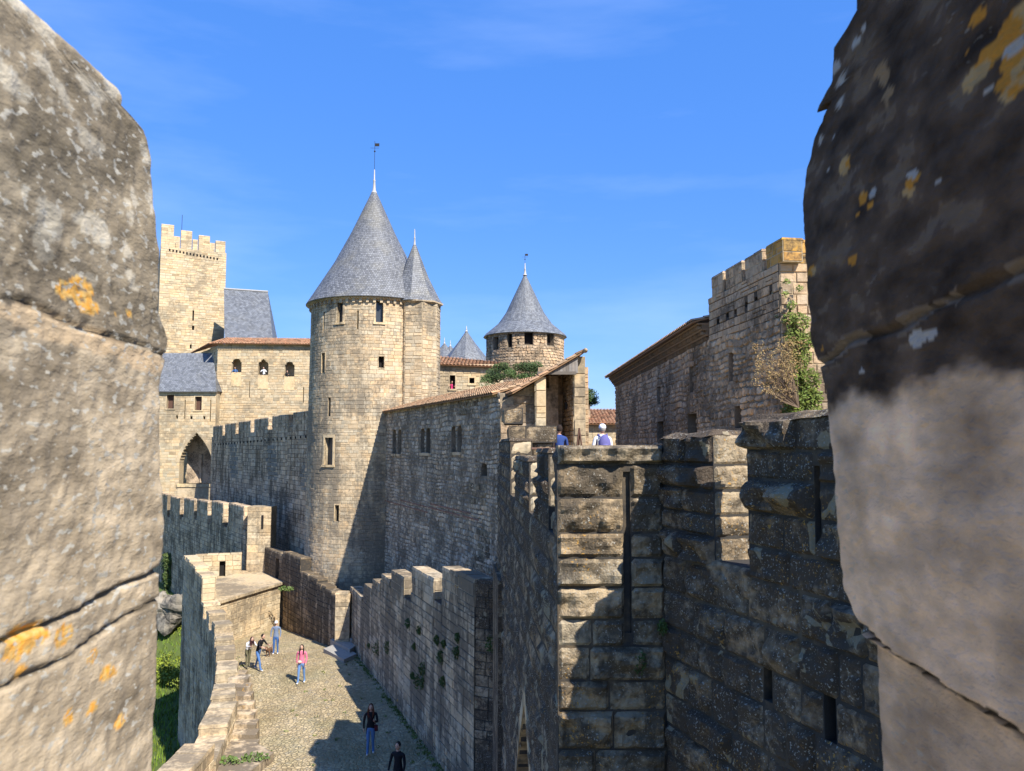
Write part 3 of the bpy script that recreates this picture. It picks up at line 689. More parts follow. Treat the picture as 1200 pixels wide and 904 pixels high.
YH = 83.4
hA, hB = px(252, YH), px(372, YH); H = Plane(hA, hB)
root = thing('hall_building', (hA.x, hA.y, -12), 'tall sunlit stone hall with three arched openings and terracotta eaves', 'building')
ha = [win(H, 271.5, 419.5, 283, 437, .55), win(H, 302.5, 421, 314.5, 440, .6), win(H, 333.5, 423, 345, 441.5, .6)]
hs_ = [win(H, 292, 447, 292.8, 466), win(H, 355, 454, 356, 472)]
ZH = zv(403.5, YH)
wall_body(root, H, [(0, H.L, ZH)], -12, ha+hs_, rg, .45, [M['far'], M['mortar']], h=.28, L=.55, depth=.03, gap=.007, var=.14, warm=.06)
for o in hs_: window_part(root, H, o, .3, 'void', 'far', 0, sill=False, name='arrow_slit')
for o in ha:
    mb = MB(); a, b_, z0, z1 = o['s0'], o['s1'], o['z0'], o['z1']
    mb.quad(H.P(a-.4, z0-.2, -1.2), H.P(b_+.4, z0-.2, -1.2), H.P(b_+.4, z1+.3, -1.2), H.P(a-.4, z1+.3, -1.2)); w = bld(mb, 'window_recess', M['far'], root)
    mb = MB(); mb.hexa([H.P(a, z0-1.5, .05), H.P(b_, z0-1.5, .05), H.P(b_, z0-1.5, -.2), H.P(a, z0-1.5, -.2), H.P(a, z0, .05), H.P(b_, z0, .05), H.P(b_, z0, -.2), H.P(a, z0, -.2)], (1.15, 1.1, 1)); bld(mb, 'apron_stone', M['far'], root)
mb = MB()     # dentil row + left return wall
for k in range(64): s_ = H.L*k/64; mb.hexa([H.P(s_, ZH-.62, 0), H.P(s_+.09, ZH-.62, 0), H.P(s_+.09, ZH-.62, .1), H.P(s_, ZH-.62, .1), H.P(s_, ZH-.45, 0), H.P(s_+.09, ZH-.45, 0), H.P(s_+.09, ZH-.45, .1), H.P(s_, ZH-.45, .1)])
bld(mb, 'dentil_course', M['far'], root)
mb = MB(); h2 = Vector((px(226, YH+8).x, YH+8)); HR = Plane(hA, h2); HR.n = Vector((-abs(HR.n.x), HR.n.y)) if HR.n.x > 0 else HR.n
backing(mb, HR, 0, HR.L, -12, ZH-.2, [], .8); skin(mb, HR, 0, HR.L, rows(-12, ZH-.2, .3, rg), [], .6, rg, depth=.03)
bld(mb, 'side_wall', [M['far'], M['mortar']], root)
tile_roof((hA.x-.5, YH-.5, ZH+.02), (hB.x+.3, YH-.5, ZH-.1), (hA.x-.3, YH+3.4, ZH+1.15), (hB.x+.3, YH+3.4, ZH+1.05), rg, 'roof', M['tile'], root, .3, .5, .06)
tile_roof((h2.x-.6, h2.y, ZH-.05), (hA.x-.75, YH-.5, ZH+.0), (h2.x+3, h2.y, ZH+1.1), (hA.x-.3, YH+3.4, ZH+1.15), rg, 'roof', M['tile'], root, .3, .5, .06)

YK = 100
kA, kB = px(187, YK-1.8, 330), px(264.5, YK+1.8, 330); K = Plane(kA, kB); ZK = zv(293, YK)
root = thing('square_keep', (kA.x, kA.y, -12), 'tall square sunlit stone keep with crenellated top at the left', 'tower')
ks = [win(K, 225.5, 364, 227.3, 376), win(K, 225, 382, 227.5, 387), win(K, 222.5, 404, 224.5, 409)]
wall_body(root, K, [(0, K.L, ZK)], -12, ks, rg, 3, [M['far'], M['mortar']], h=.34, L=.7, depth=.03, gap=.008, var=.13, warm=.07)
for o in ks: window_part(root, K, o, .3, 'void', 'far', 0, sill=False, name='arrow_slit')
for (u0, u1, v0) in ((188.2, 203.5, 268), (212, 225, 272.5), (233, 246, 276), (253, 264.4, 280)):
    merlon(root, K, max(0, K.hit(u0, 280)[0]), min(K.L, K.hit(u1, 280)[0]), ZK, zv(v0, YK), rg, .7, [M['far'], M['mortar']], h=.34, L=.7, cop=.1)
ki = -K.n*8.4; Kb = Plane(kA+ki, kB+ki)
mb = MB(); mb.prism([tuple(kA-K.n*3), tuple(kB-K.n*3), tuple(kB+ki), tuple(kA+ki)], -12, ZK-.3); bld(mb, 'rear_wall', M['far'], root)
for (u0, u1, v0) in ((203, 211, 281), (226, 232, 282), (246, 252, 284)): merlon(root, Kb, Kb.hit(u0, 280)[0], Kb.hit(u1, 280)[0], ZK-.3, zv(v0, YK+8), rg, .7, [M['far'], M['mortar']], cop=.1)
mb = MB()
for k in range(15):
    s_ = K.hit(198, 290)[0]+k*(K.hit(258, 290)[0]-K.hit(198, 290)[0])/15; z = zv(297.5+k*.35, YK)
    mb = MB(); mb.hexa([K.P(s_, z, -.02), K.P(s_+.2, z, -.02), K.P(s_+.2, z, .05), K.P(s_, z, .05), K.P(s_, z+.3, -.02), K.P(s_+.2, z+.3, -.02), K.P(s_+.2, z+.3, .05), K.P(s_, z+.3, .05)])
    bld(mb, 'putlog_hole', M['void'], root)
mb = MB(); q = pt(212.5, 285, YK+4); mb.tube([(q.x, q.y, q.z-1), (q.x, q.y, zv(252, YK+4))], .035, 6); solo(mb, 'antenna_mast', M['iron'], (q.x, q.y, q.z-1), 'thin dark mast standing on the square keep', 'mast')

# steep slate roof right of the keep
YS = 92
root = thing('slate_roof_house', (*px(292, YS), -12), 'steep plain slate roof rising between keep and round tower', 'building')
mb = MB(); A, B, C, D = pt(263, 402, YS), pt(320.5, 405, YS), pt(314, 342.5, YS+6), pt(262.5, 339, YS+6)
mb.quad(A, B, C, D); mb.uv[0] = [(0, 0), (5.2, 0), (4.8, 8), (0, 8)]; C2 = Vector((C.x, YS+12, A.z)); D2 = Vector((D.x, YS+12, A.z)); mb.poly([B, C2, C]); mb.uv[1] = [(0, 0), (5, 0), (2, 8)]; mb.quad(C2, D2, D, C)
bld(mb, 'roof', M['slatefar'], root)
mb = MB(); mb.tube([C+Vector((0, 0, .05)), D+Vector((0, 0, .05))], .13, 8); bld(mb, 'ridge_lead', M['leadc'], root)
mb = MB(); mb.box(A.x, B.x-.1, YS+.2, YS+11.8, -12, A.z-.01); bld(mb, 'wall', M['far'], root)

# ================================================================== SECOND ROUND TOWER AND FAR ROOFS
YT = 75
T2 = Cyl(*px(615.5, YT), 3.78); ZT = zv(389, YT-3)
root = thing('far_round_tower', (T2.c.x, T2.c.y, -2), 'squat brown round tower with pointed slate roof behind the pine', 'tower')
tw = [win(T2, 578, 395, 584, 410), win(T2, 594, 391, 600, 407), win(T2, 614.5, 388, 625, 404), win(T2, 641, 389.5, 649, 405), win(T2, 606, 400, 608, 403)]
c2 = 2*math.pi*T2.r
wall_body(root, T2, [(-c2/2, c2/2, ZT)], -2, tw, rg, .6, [M['brownwall'], M['mortarr']], h=.26, L=.4, depth=.05, gap=.012, var=.25, warm=.06, rub=True)
for o in tw[:4]: window_part(root, T2, o, .5, 'void', 'brownwall', 0, sill=False)
n_ = 14
cone_roof(root, T2.c.x, T2.c.y, [(4.12, ZT-.12), (3.95, ZT+.1), (2.7, ZT+1.15), (1.9, ZT+2.3), (1.05, ZT+4.1), (.08, zv(322, YT))], M['slatefar'], 'roof', 24, False)
finial(root, T2.c.x, T2.c.y, zv(323, YT), zv(309, YT)-zv(323, YT), zv(298, YT)-zv(309, YT), .12, True)
root = thing('slate_spire', (*px(546, 96), 0), 'small pointed slate spire left of the squat round tower', 'spire')
q = px(546, 96); cone_roof(root, q.x, q.y, [(2.9, zv(424, 96)), (2.3, zv(416, 96)), (1.1, zv(402, 96)), (.06, zv(388, 96))], M['slatefar'], 'roof', 8, False)
finial(root, q.x, q.y, zv(389, 96), .7, 0, .12); mb = MB(); mb.lathe(q.x, q.y, [(2.6, -5), (2.6, zv(424, 96))], 16); bld(mb, 'wall', M['far'], root)
for (u, v, r_, lb) in ((520, 402, 1.3, 'leftmost tiny slate spire beside the tall tower'), (527, 405, .9, 'tiny slate spire between two other small spires')):
    q = px(u, 104); root = thing('slate_spire', (q.x, q.y, 0), lb, 'spire', 'small far spires')
    cone_roof(root, q.x, q.y, [(r_*1.5, zv(421, 104)), (r_*.6, zv(410, 104)), (.05, zv(v, 104))], M['slatefar'], 'roof', 8, False); finial(root, q.x, q.y, zv(v+1, 104), .8, 0, .09)
    mb = MB(); mb.lathe(q.x, q.y, [(r_*1.3, -2), (r_*1.3, zv(421, 104))], 12); bld(mb, 'wall', M['far'], root)

YR = 60
rA, rB = px(500, YR), px(590, YR); RR = Plane(rA, rB)
root = thing('tiled_house', (rA.x, rA.y, -2), 'cream stone house with orange tile roof beside the round tower', 'house')
rw_ = [win(RR, 527, 440, 533.5, 456), win(RR, 550, 443, 556, 450), win(RR, 533, 448, 534, 449)]
wall_body(root, RR, [(0, RR.L, zv(427, YR))], -2, rw_, rg, .6, [M['far'], M['mortar']], h=.28, L=.5, depth=.03, gap=.012, var=.15)
for o in rw_[:2]: window_part(root, RR, o, .4, 'void', 'far', .1)
tile_roof((rA.x, YR-.4, zv(427, YR)), (rB.x, YR-.4, zv(431, YR)), (rA.x, YR+3.5, zv(417, YR+3.5)), (rB.x, YR+3.5, zv(425, YR+3.5)), rg, 'roof', M['tile'], root, .28, .45, .05)

YQ = 57
qA, qB = px(686, YQ), px(735, YQ); QQ = Plane(qA, qB)
root = thing('tiled_house', (qA.x, qA.y, -3), 'low cream house with pink tiled roof seen behind the white-capped man', 'house')
wall_body(root, QQ, [(0, QQ.L, zv(495, YQ))], -3, [], rg, .5, [M['far'], M['mortar']], h=.3, L=.6, depth=.02)
tile_roof((qA.x, YQ-.5, zv(497, YQ)), (qB.x, YQ-.5, zv(497, YQ)), (qA.x, YQ+4, zv(480, YQ+4)), (qB.x, YQ+4, zv(480, YQ+4)), rg, 'roof', M['tile'], root, .25, .4, .05)
mb = MB(); a = px(689, YQ+1); mb.box(a.x-.3, a.x+.2, YQ+1, YQ+1.5, zv(492, YQ), zv(467, YQ)); bld(mb, 'chimney', M['brownwall'], root)

# ================================================================== RIGHT BUILDING WITH CRENELLATED TOWER
f0, f1, f2 = px(722, 50), px(834, 27.4), px(918, 22)
FW = Plane(f0, f1); FT = Plane(f1, f2)
root = thing('fortified_house', (f1.x, f1.y, -11), 'brown rubble building with tile cornice and lichen topped crenellated tower', 'building')
ZF = zv(398, 27.4)
fo = [win(FW, 770, 453, 774.5, 474), win(FW, 808, 430, 813, 460), win(FW, 770, 494, 778, 520), win(FW, 806, 485, 817, 512)]
wall_body(root, FW, [(0, FW.L, ZF)], -11, fo, rg, .8, [M['brownwall'], M['mortarr']], h=.23, L=.34, depth=.05, gap=.014, var=.3, warm=.08, rub=True, wob=.1)
for o in fo: window_part(root, FW, o, .4, 'void', 'brownwall', 0, sill=False)
ZFT = zv(309, 22)
fo2 = [win(FT, 854, 413, 860, 447), win(FT, 861, 476, 869, 502)]+[win(FT, u, v, u+4, v+6) for u, v in ((840, 374), (851, 366), (860.5, 362), (873, 354), (884, 348), (902, 341))]
mb = MB(); zl = FT.hit(834, 400)[1]
wall_body(root, FT, [(0, FT.L, zl)], -11, fo2[:2], rg, .9, [M['brownwall'], M['mortarr']], h=.22, L=.32, depth=.05, gap=.014, var=.3, warm=.08, name='tower_wall', rub=True, wob=.1)
wall_body(root, FT, [(0, FT.L, ZFT)], zl+.002, fo2[2:], rg, .9, [M['brownwall'], M['mortard']], h=.28, L=.42, depth=.03, gap=.006, var=.12, warm=.05, name='tower_wall')
for o in fo2[:2]: window_part(root, FT, o, .4, 'void', 'brownwall', 0, sill=False)
for o in fo2[2:]: window_part(root, FT, o, .3, 'void', 'brownwall', 0, sill=False, name='putlog_hole')
lichen = stone('orange_lichen_stone', (.5, .3, .1), g=.15, gs=1, orange=2.6, fine=6, bump=.6, bd=.03, lich=5, seed=20)
zt = zv(284, 22)
for (u0, u1) in ((834, 847), (850.5, 869.5), (873.5, 893.5), (898.5, 918)):
    a, b_ = FT.hit(u0, 320)[0], FT.hit(u1, 320)[0]
    merlon(root, FT, a, b_, ZFT, zt, rg, .6, [lichen if u0 > 890 else M['brownwall'], M['mortar']], h=.3, L=.42, cop=.08, var=.12)
f3 = f2+Vector((5.2, .4)); FN = Plane(f2, f3)
wall_body(root, FN, [(.02, FN.L, ZFT)], -11, [], rg, .9, [M['brownwall'], M['mortar']], h=.3, L=.45, depth=.04, var=.16, name='tower_front')
merlon(root, FN, .02, 1.5, ZFT, zt, rg, .6, [lichen, M['mortar']], h=.3, L=.45, cop=.08); merlon(root, FN, 2.3, 3.4, ZFT, zt, rg, .6, [lichen, M['mortar']], h=.3, L=.45, cop=.08)
# genoise (tile cornice, three rows) and roof edge
mb = MB(); zf_ = ZF
for r_ in range(3):
    z = zf_+r_*.2; out_ = .1+r_*.15
    mb.hexa([FW.P(-.3, z+.14, out_), FW.P(FW.L, z+.14, out_), FW.P(FW.L, z+.14, -.3), FW.P(-.3, z+.14, -.3), FW.P(-.3, z+.2, out_+.03), FW.P(FW.L, z+.2, out_+.03), FW.P(FW.L, z+.2, -.3), FW.P(-.3, z+.2, -.3)], (.7, .65, .6))
    mb.hexa([FW.P(-.3, z, out_-.14), FW.P(FW.L, z, out_-.14), FW.P(FW.L, z, -.3), FW.P(-.3, z, -.3), FW.P(-.3, z+.138, out_-.14), FW.P(FW.L, z+.138, out_-.14), FW.P(FW.L, z+.138, -.3), FW.P(-.3, z+.138, -.3)], (.5, .48, .45))
    n_ = int(FW.L/.25)
    for k in range(n_):
        s_ = k*.25; c = stonecol(rg, .25, .1); pts = [(s_+.11+.1*math.cos(a), z+.13*math.sin(a)+.008) for a in [math.pi*i/5 for i in range(6)]]
        for i in range(5):
            (x0, z0), (x1, z1) = pts[i], pts[i+1]; mb.quad(FW.P(x0, z0, out_), FW.P(x1, z1, out_), FW.P(x1, z1, -.05), FW.P(x0, z0, -.05), c)
bld(mb, 'tile_cornice', plain('brown_eave_tiles', (.34, .24, .15), .9, .6, 6, .5), root)
zr = zf_+.66; pA, pB = FW.P(-.6, zr, .62), FW.P(FW.L, zr, .62); qA_, qB_ = FW.P(-.6, zr+1.3, -4.5), FW.P(FW.L, zr+1.3, -4.5)
tile_roof(pA, pB, qA_, qB_, rg, 'roof', M['tileold'], root, .25, .5, .05)
mb = MB(); P_ = [FW.P(-.02, 0, -.8), FW.P(FW.L, 0, -.8), FW.P(FW.L, 0, -5), FW.P(-.02, 0, -5)]; mb.prism([(p.x, p.y) for p in P_], -11, ZF+.6); bld(mb, 'rear_wall', M['brownwall'], root)

# ================================================================== SMALLER RAMPARTS AROUND THE PATH
# L: dark wall over the moat, left
l0, l1 = px(190, 80), px(293, 53.5); LW = Plane(l0, l1)
root = thing('moat_wall', (l1.x, l1.y, -15), 'dark streaked crenellated wall over the grassy moat at the left', 'wall')
zs0, zs1 = zv(603, 80), zv(621, 53.5)
wall_body(root, LW, slope_pieces(0, LW.L, zs0, zs1, 6), -18.5, [], rg, .8, [M['dark'], M['mortard']], h=.33, L=.5, depth=.03, var=.3)
for k, (u0, u1, v0) in enumerate(((186, 196, 580), (199.5, 211, 584), (215.5, 227.5, 586), (231, 243.5, 588), (248, 261.5, 590), (268, 286, 593))):
    a, b_ = LW.hit(u0, 600)[0], LW.hit(u1, 600)[0]; f = (a+b_)/2/LW.L; Y = LW.P((a+b_)/2, 0).y
    merlon(root, LW, a, b_, zs0+(zs1-zs0)*f-.3, zv(v0, Y), rg, .6, [M['dark'], M['mortar']], h=.33, L=.5, depth=.03, cop=.1, var=.25)
mb = MB(); blockbox(mb, 292.5, 320, 594, 697, 53.2, 1.2, zb=-14, h=.42, L=.8); bld(mb, 'end_pier', [M['sunny'], M['mortar']], root)
mb = MB(); a, b_ = px(308.3, 53.1), px(310.6, 53.1); mb.box(a.x, b_.x, 53.13, 53.22, zv(620, 53.1), zv(604, 53.1)); bld(mb, 'arrow_slit', M['void'], root)

# S: stepped shaded wall in front of the tower
s0_, s1_ = px(308, 54.2), px(396.6, 42.05); SW = Plane(s0_, s1_)
root = thing('stepped_wall', (s1_[0], s1_[1], -11), 'low shaded wall with stepped top at the foot of the round tower', 'wall')
def su(u, v=690): return SW.hit(u, v)[0]
stp = [(0, su(331), 646), (su(331), su(352), 652), (su(352), su(361), 673), (su(361), su(372), 679), (su(372), su(382), 688), (su(382), su(389), 694), (su(389), SW.L, 699)]
pcs = [(a, b_, zv(v, SW.P((a+b_)/2, 0).y)) for a, b_, v in stp]
so_ = [win(SW, 323, 655, 327, 690)]
wall_body(root, SW, pcs, -12.6, so_, rg, .6, [M['stainshade'], M['mortard']], h=.3, L=.5, depth=.03, var=.25, cop=.1)
window_part(root, SW, so_[0], .3, 'void', 'wallA', 0, sill=False, name='arrow_slit')
mb = MB(); blockbox(mb, 396, 413, 697, 752, 41.6, .7, zb=-12, h=.4, L=.7, sides=False); coping(mb, Plane(px(396, 41.6), px(413, 41.6)), 0, .68, zv(697, 41.6), .7, rg, .08); bld(mb, 'end_pier', [M['sunny'], M['mortar']], root)

# P: terrace
pr, pl = Vector((-14.7, 49.6)), Vector((-16.6, 43.0)); PW = Plane(pr, pl)
root = thing('stone_terrace', (pl.x, pl.y, -11), 'low sunlit stone terrace with flagstone top where people stand', 'terrace')
ZP = zv(698, 46)
wall_body(root, PW, [(0, PW.L, ZP)], -12, [], rg, .5, [M['sunny'], M['mortar']], h=.3, L=.5, depth=.03, var=.12)
mb = MB(); mb.prism([(-14.5, 49.6), (-16.45, 42.9), (-17.6, 44.6), (-19.7, 48.1), (-18.4, 54.2), (-17, 53.4)], ZP, ZP+.16, (.95, .95, .95)); bld(mb, 'flagstone_top', M['sunny'], root)
# back parapet of the terrace
BP = Plane(px(233, 52), px(294, 53)); bo = [win(BP, 257, 658, 264, 676), win(BP, 271, 681, 275, 688)]
wall_body(root, BP, [(0, BP.hit(283, 660)[0], zv(651, 52.4)), (BP.hit(283, 660)[0], BP.L, zv(672, 52.8))], ZP-1, bo, rg, .5, [M['sunny'], M['mortar']], h=.34, L=.6, depth=.03, cop=.1, name='rear_parapet')
for o in bo: window_part(root, BP, o, .3, 'void', 'sunny', 0, sill=False, name='arrow_slit')

# W: parapet left of the path
root = thing('path_parapet', (-12.7, 33.6, -11), 'stepped stone parapet running down the left side of the cobbled path', 'wall')
def wseg(i, tops, zb, thick=.7, inner=True, mat='dark', nm='wall'):
    A_, B_ = Vector(WP[i]), Vector(WP[i+1]); Fo = Plane(A_, B_); Fo.n = -Vector((-Fo.d.y, Fo.d.x)) if False else (Vector((Fo.d.y, -Fo.d.x)) if Vector((Fo.d.y, -Fo.d.x)).x < 0 else Vector((-Fo.d.y, Fo.d.x)))
    mb = MB(); n = len(tops)
    Fi = Plane(A_-Fo.n*thick, B_-Fo.n*thick); Fi.n = -Fo.n
    for k, zt_ in enumerate(tops):
        a, b_ = Fo.L*k/n, Fo.L*(k+1)/n
        backing(mb, Fo, a, b_, zb, zt_, [], thick); skin(mb, Fo, a, b_, rows(zb, zt_, .33, rg), [], .55, rg, depth=.03, var=.2, m=2)
        skin(mb, Fi, a, b_, rows(-12, zt_, .33, rg), [], .55, rg, depth=.03, var=.14, m=0); coping(mb, Fo, a, b_, zt_, thick, rg, .14, .04)
        if k < n-1 or True:      # lit near end of each step
            Fe = Plane(Fo.P(b_, 0, 0).xy, Fo.P(b_, 0, -thick).xy); Fe.n = Fo.d; nxt = tops[k+1] if k < n-1 else zt_-1.5
            if nxt < zt_: skin(mb, Fe, .02, thick-.02, rows(nxt, zt_, .33, rg), [], .6, rg, depth=.02)
    bld(mb, nm, [M['sunny'], M['mortar'], M['dark']], root)
wseg(0, [-6.95, -7.05, -7.25], -18.5); wseg(1, [-8.6, -9.3, -8.75, -9.5, -8.95], -18.5, .8); wseg(2, [-9.35, -10.2, -9.45, -10.3, -9.6], -18.5, .8); wseg(3, [-9.35, -9.95, -9.5], -18.5, .8); wseg(4, [-9.75, -10.1], -18.5, .9); wseg(5, [-9.5, -9.5, -10.1, -9.6, -9.6, -10.1, -9.6], -18.5, .9)
# stairs beside the parapet
mb = MB(); root2 = thing('stone_steps', (-10.6, 29, -10.7), 'worn stone steps between the parapet and the cobbled path', 'steps')
for k in range(8):
    y0 = 32.6-k*.58; x0 = wx(y0)+.98; z1 = GZ+1.25-k*.155; w = .5+k*.075
    mb.hexa([(x0-.3, y0-.58, -11.2), (x0+w, y0-.58, -11.2), (x0+w-.05, y0, -11.2), (x0-.3, y0, -11.2), (x0-.3, y0-.58, z1), (x0+w, y0-.58, z1-.02), (x0+w-.05, y0, z1), (x0-.3, y0, z1)], stonecol(rg, .15, .04))
mb.hexa([(-12.3, 32.6, -11.2), (-11.15, 32.6, -11.2), (-12.2, 36.4, -11.2), (-13.4, 36.4, -11.2), (-12.3, 32.6, GZ+1.2), (-11.15, 32.6, GZ+1.1), (-12.2, 36.4, GZ+.35), (-13.4, 36.4, GZ+.4)], (.9, .9, .9))
bld(mb, 'tread', M['wallA'], root2)
mb = MB(); mb.prism([(-10.2, 28.0), (-9.0, 27.9), (-8.1, 27.0), (-8.5, 24.9), (-9.6, 24.7)], -11.2, GZ+.28, (.9, .9, .9)); bld(mb, 'landing', M['wallA'], root2)
mb = MB(); root2 = thing('stone_steps', (*gz(395, 765, GZ).xy, GZ), 'flat worn stone steps at the foot of the round tower', 'steps')
for k, (u0, v0, u1, v1, u2, v2, u3, v3) in enumerate(((379, 764, 396, 757, 418, 770, 403, 777), (387, 757, 401, 751, 420, 762, 410, 769), (400, 752, 413, 749, 421, 757, 412, 761))):
    P = [gz(u, v, GZ).xy for u, v in ((u0, v0), (u3, v3), (u2, v2), (u1, v1))]; z1 = GZ+.16+.17*k; mb.prism([tuple(p) for p in P], GZ-.2, z1, stonecol(rg, .08, .02))
bld(mb, 'tread', plain('grey_step_stone', (.36, .33, .28), .9, .4, 5, .3), root2)

# A: wall right of the path
a0, a1, a2 = Vector((-8.75, 42.3)), Vector((-4.2, 30.6)), None
aN = px(556, 23.6)
root = thing('path_wall', (a1.x, a1.y, -11), 'shaded crenellated ashlar wall with small plants right of the cobbled path', 'wall')
A1 = Plane(a0, aN); 
def au(u, v=690): return A1.hit(u, v)[0]
prof = [(416, 426, 700), (426, 436, 695), (436, 446, 690), (446, 458, 684), (458, 474, 703), (474, 482, 703), (482, 509, 703), (509, 518, 706), (518.4, 537.1, 706), (537.2, 556.2, 706)]
pcs = []
for u0, u1, v in prof:
    a, b_ = max(0, au(u0)) if u0 > 416 else 0, au(u1); pcs.append((a, b_, zv(v, A1.P((a+b_)/2, 0).y)))
wall_body(root, A1, pcs, -12, [], rg, .75, [M['wallA'], M['mortard']], h=.3, L=.5, depth=.025, gap=.006, var=.17, cop=0)
for (u0, u1, v0, v1, g_) in ((416, 425, 697, 700, 0), (427, 435, 690, 695, 0), (437, 445, 684, 690, 0), (447, 457, 679, 684, 0), (458.5, 473.5, 675.5, 703, 0), (483, 508.5, 674, 703, 0), (518.4, 537.1, 672, 706, 0), (537.2, 556.2, 678.5, 706, 0)):
    a, b_ = max(0.0, au(u0)) if u0 > 416 else 0, au(u1); Y = A1.P((a+b_)/2, 0).y
    zb = zv(v1, Y); zt_ = zv(v0, Y)
    merlon(root, A1, a, b_, zb, zt_, rg, .6, [M['wallA'], M['mortar']], h=.32, L=.5, depth=.025, cop=.12, var=.15, ends=(u0 > 450, u0 > 450 and u0 != 518.4))
# return face beside the big rampart
RW = Plane(aN, px(588, 23.2)); root = thing('return_wall', (aN.x, aN.y, -11), 'narrow dark wall face between the path wall and the tall rampart', 'wall')
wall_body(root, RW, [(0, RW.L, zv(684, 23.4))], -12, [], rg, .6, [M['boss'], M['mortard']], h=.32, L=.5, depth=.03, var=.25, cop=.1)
mb = MB()
gx0, gx1 = px(573.5, 22.95).x, px(580.5, 22.95).x; zt_, zb = zv(690, 22.95), zv(748, 22.95)
for k in range(4): x = gx0+(gx1-gx0)*k/3; mb.tube([(x, 22.95, zb), (x, 22.95, zt_)], .012, 6)
for k in range(5): z = zb+(zt_-zb)*k/4; mb.tube([(gx0, 22.95, z), (gx1, 22.95, z)], .012, 6)
solo(mb, 'iron_grille', M['iron'], (gx0, 22.95, zb), 'black iron grille fixed in the dark corner beside the rampart', 'grille')

# ================================================================== NEAR RAMPART: left face, front block, right wall
cor = Vector(px(656, 9.0)); cfar = Vector(px(583.5, 23.0)); CL = Plane(cor, cfar)
root = thing('tall_rampart', (cor.x, cor.y, -11), 'tall blackened rampart of bulging blocks with a lit front face and arrow slit', 'rampart')
def cu(u, v=600): return CL.hit(u, v)[0]
gate = win(CL, 604, 832, 634, 1010, 3.2)
mats = [M['boss'], M['mortard']]
zc = zv(606, 12)
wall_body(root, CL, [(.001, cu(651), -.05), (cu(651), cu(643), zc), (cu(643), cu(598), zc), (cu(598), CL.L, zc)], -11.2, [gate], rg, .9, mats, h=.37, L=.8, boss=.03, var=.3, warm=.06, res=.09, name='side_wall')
gate2 = dict(gate); gate2['s0'] += .06; gate2['s1'] -= .06; gate2['z1'] -= .06; arch_ring(root, CL, gate2, rg, M['sunny'], .3, .03, dep=.86)
mb = MB(); a, b_, z0, z1 = gate['s0'], gate['s1'], gate['z0'], gate['z1']; mb.quad(CL.P(a-.3, z0-.2, -.88), CL.P(b_+.3, z0-.2, -.88), CL.P(b_+.3, z1+.1, -.88), CL.P(a-.3, z1+.1, -.88)); FQ = Plane(CL.P(a, 0, -.87).xy, CL.P(b_, 0, -.87).xy)
skin(mb, FQ, 0, FQ.L, rows(-11, z1, .35, rg), [], .5, rg, depth=.02, gap=.002); bld(mb, 'gate_recess', M['sunny'], root)
for (u0, u1, v0) in ((643, 630, 531), (620, 604, 541)):
    a, b_ = cu(u0), cu(u1); Y = CL.P(a, 0).y; merlon(root, CL, a, b_, zc, zv(v0, Y), rg, .5, [M['boss'], M['mortard'], M['sunny']], h=.3, L=.5, cop=.06, boss=.045, res=.05, var=.2, em=2)
a, b_ = cu(598), cu(585); merlon(root, CL, a, b_, zc, zv(517, 18), rg, .5, mats+[M['sunny']], h=.34, L=.6, cop=.06, boss=.05, res=.08, var=.25, em=2)
# pilaster strips on the far end of the side face
mb = MB()
for (u0, u1) in ((590, 583.6),):
    a, b_ = cu(u0, 700), CL.L; mb.hexa([CL.P(a, -11, -.05), CL.P(b_, -11, -.05), CL.P(b_, -11, .14), CL.P(a, -11, .14), CL.P(a, zv(682, 20), -.05), CL.P(b_, zv(682, 20), -.05), CL.P(b_, zv(682, 20), .14), CL.P(a, zv(682, 20), .14)])
bld(mb, 'pilaster', M['boss'], root)
# stepped blocks across the wall walk at its far end
mb = MB()
for (u0, u1, v0, v1, Y) in ((590.5, 613, 478, 497, 18.4), (596, 653, 499, 519, 18.0), (599, 624, 519, 600, 17.6), (625, 648, 519, 534, 18.1)):
    blockbox(mb, u0, u1, v0, v1, Y, 1.3, h=.4, L=.6, boss=.03, res=.08)
bld(mb, 'stepped_blocks', [M['bossl'], M['mortard']], root)
mb = MB(); pa, pb = pt(623, 526, 17.4), pt(650, 526, 17.4); mb.tube([pa, pb], .025, 6); mb.tube([pb, pb-Vector((0, 0, .6))], .025, 6)
solo(mb, 'handrail', plain('rusty_rail', (.18, .1, .07), .8), tuple(pa), 'thin rusty handrail below the stepped stone blocks', 'rail')
# front
dcor = Vector(px(776, 9.0)); CF = Plane(cor, dcor); ztop = -.22
slit = win(CF, 731, 553, 739, 742)
slit['s0'] += .0
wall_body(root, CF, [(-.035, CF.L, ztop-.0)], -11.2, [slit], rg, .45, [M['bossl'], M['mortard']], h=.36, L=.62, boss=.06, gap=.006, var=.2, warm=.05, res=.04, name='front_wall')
mb = MB(); FC = Plane((cor.x-.02, 8.97), (dcor.x, 8.97)); mb.box(cor.x-.02, dcor.x, 8.99, 9.5, ztop+.002, .0, m=0)
skin(mb, FC, 0, FC.L, [(ztop+.004, .0)], [], 1.1, rg, boss=.08, res=.03, var=.1); bld(mb, 'coping', M['bossl'], root)

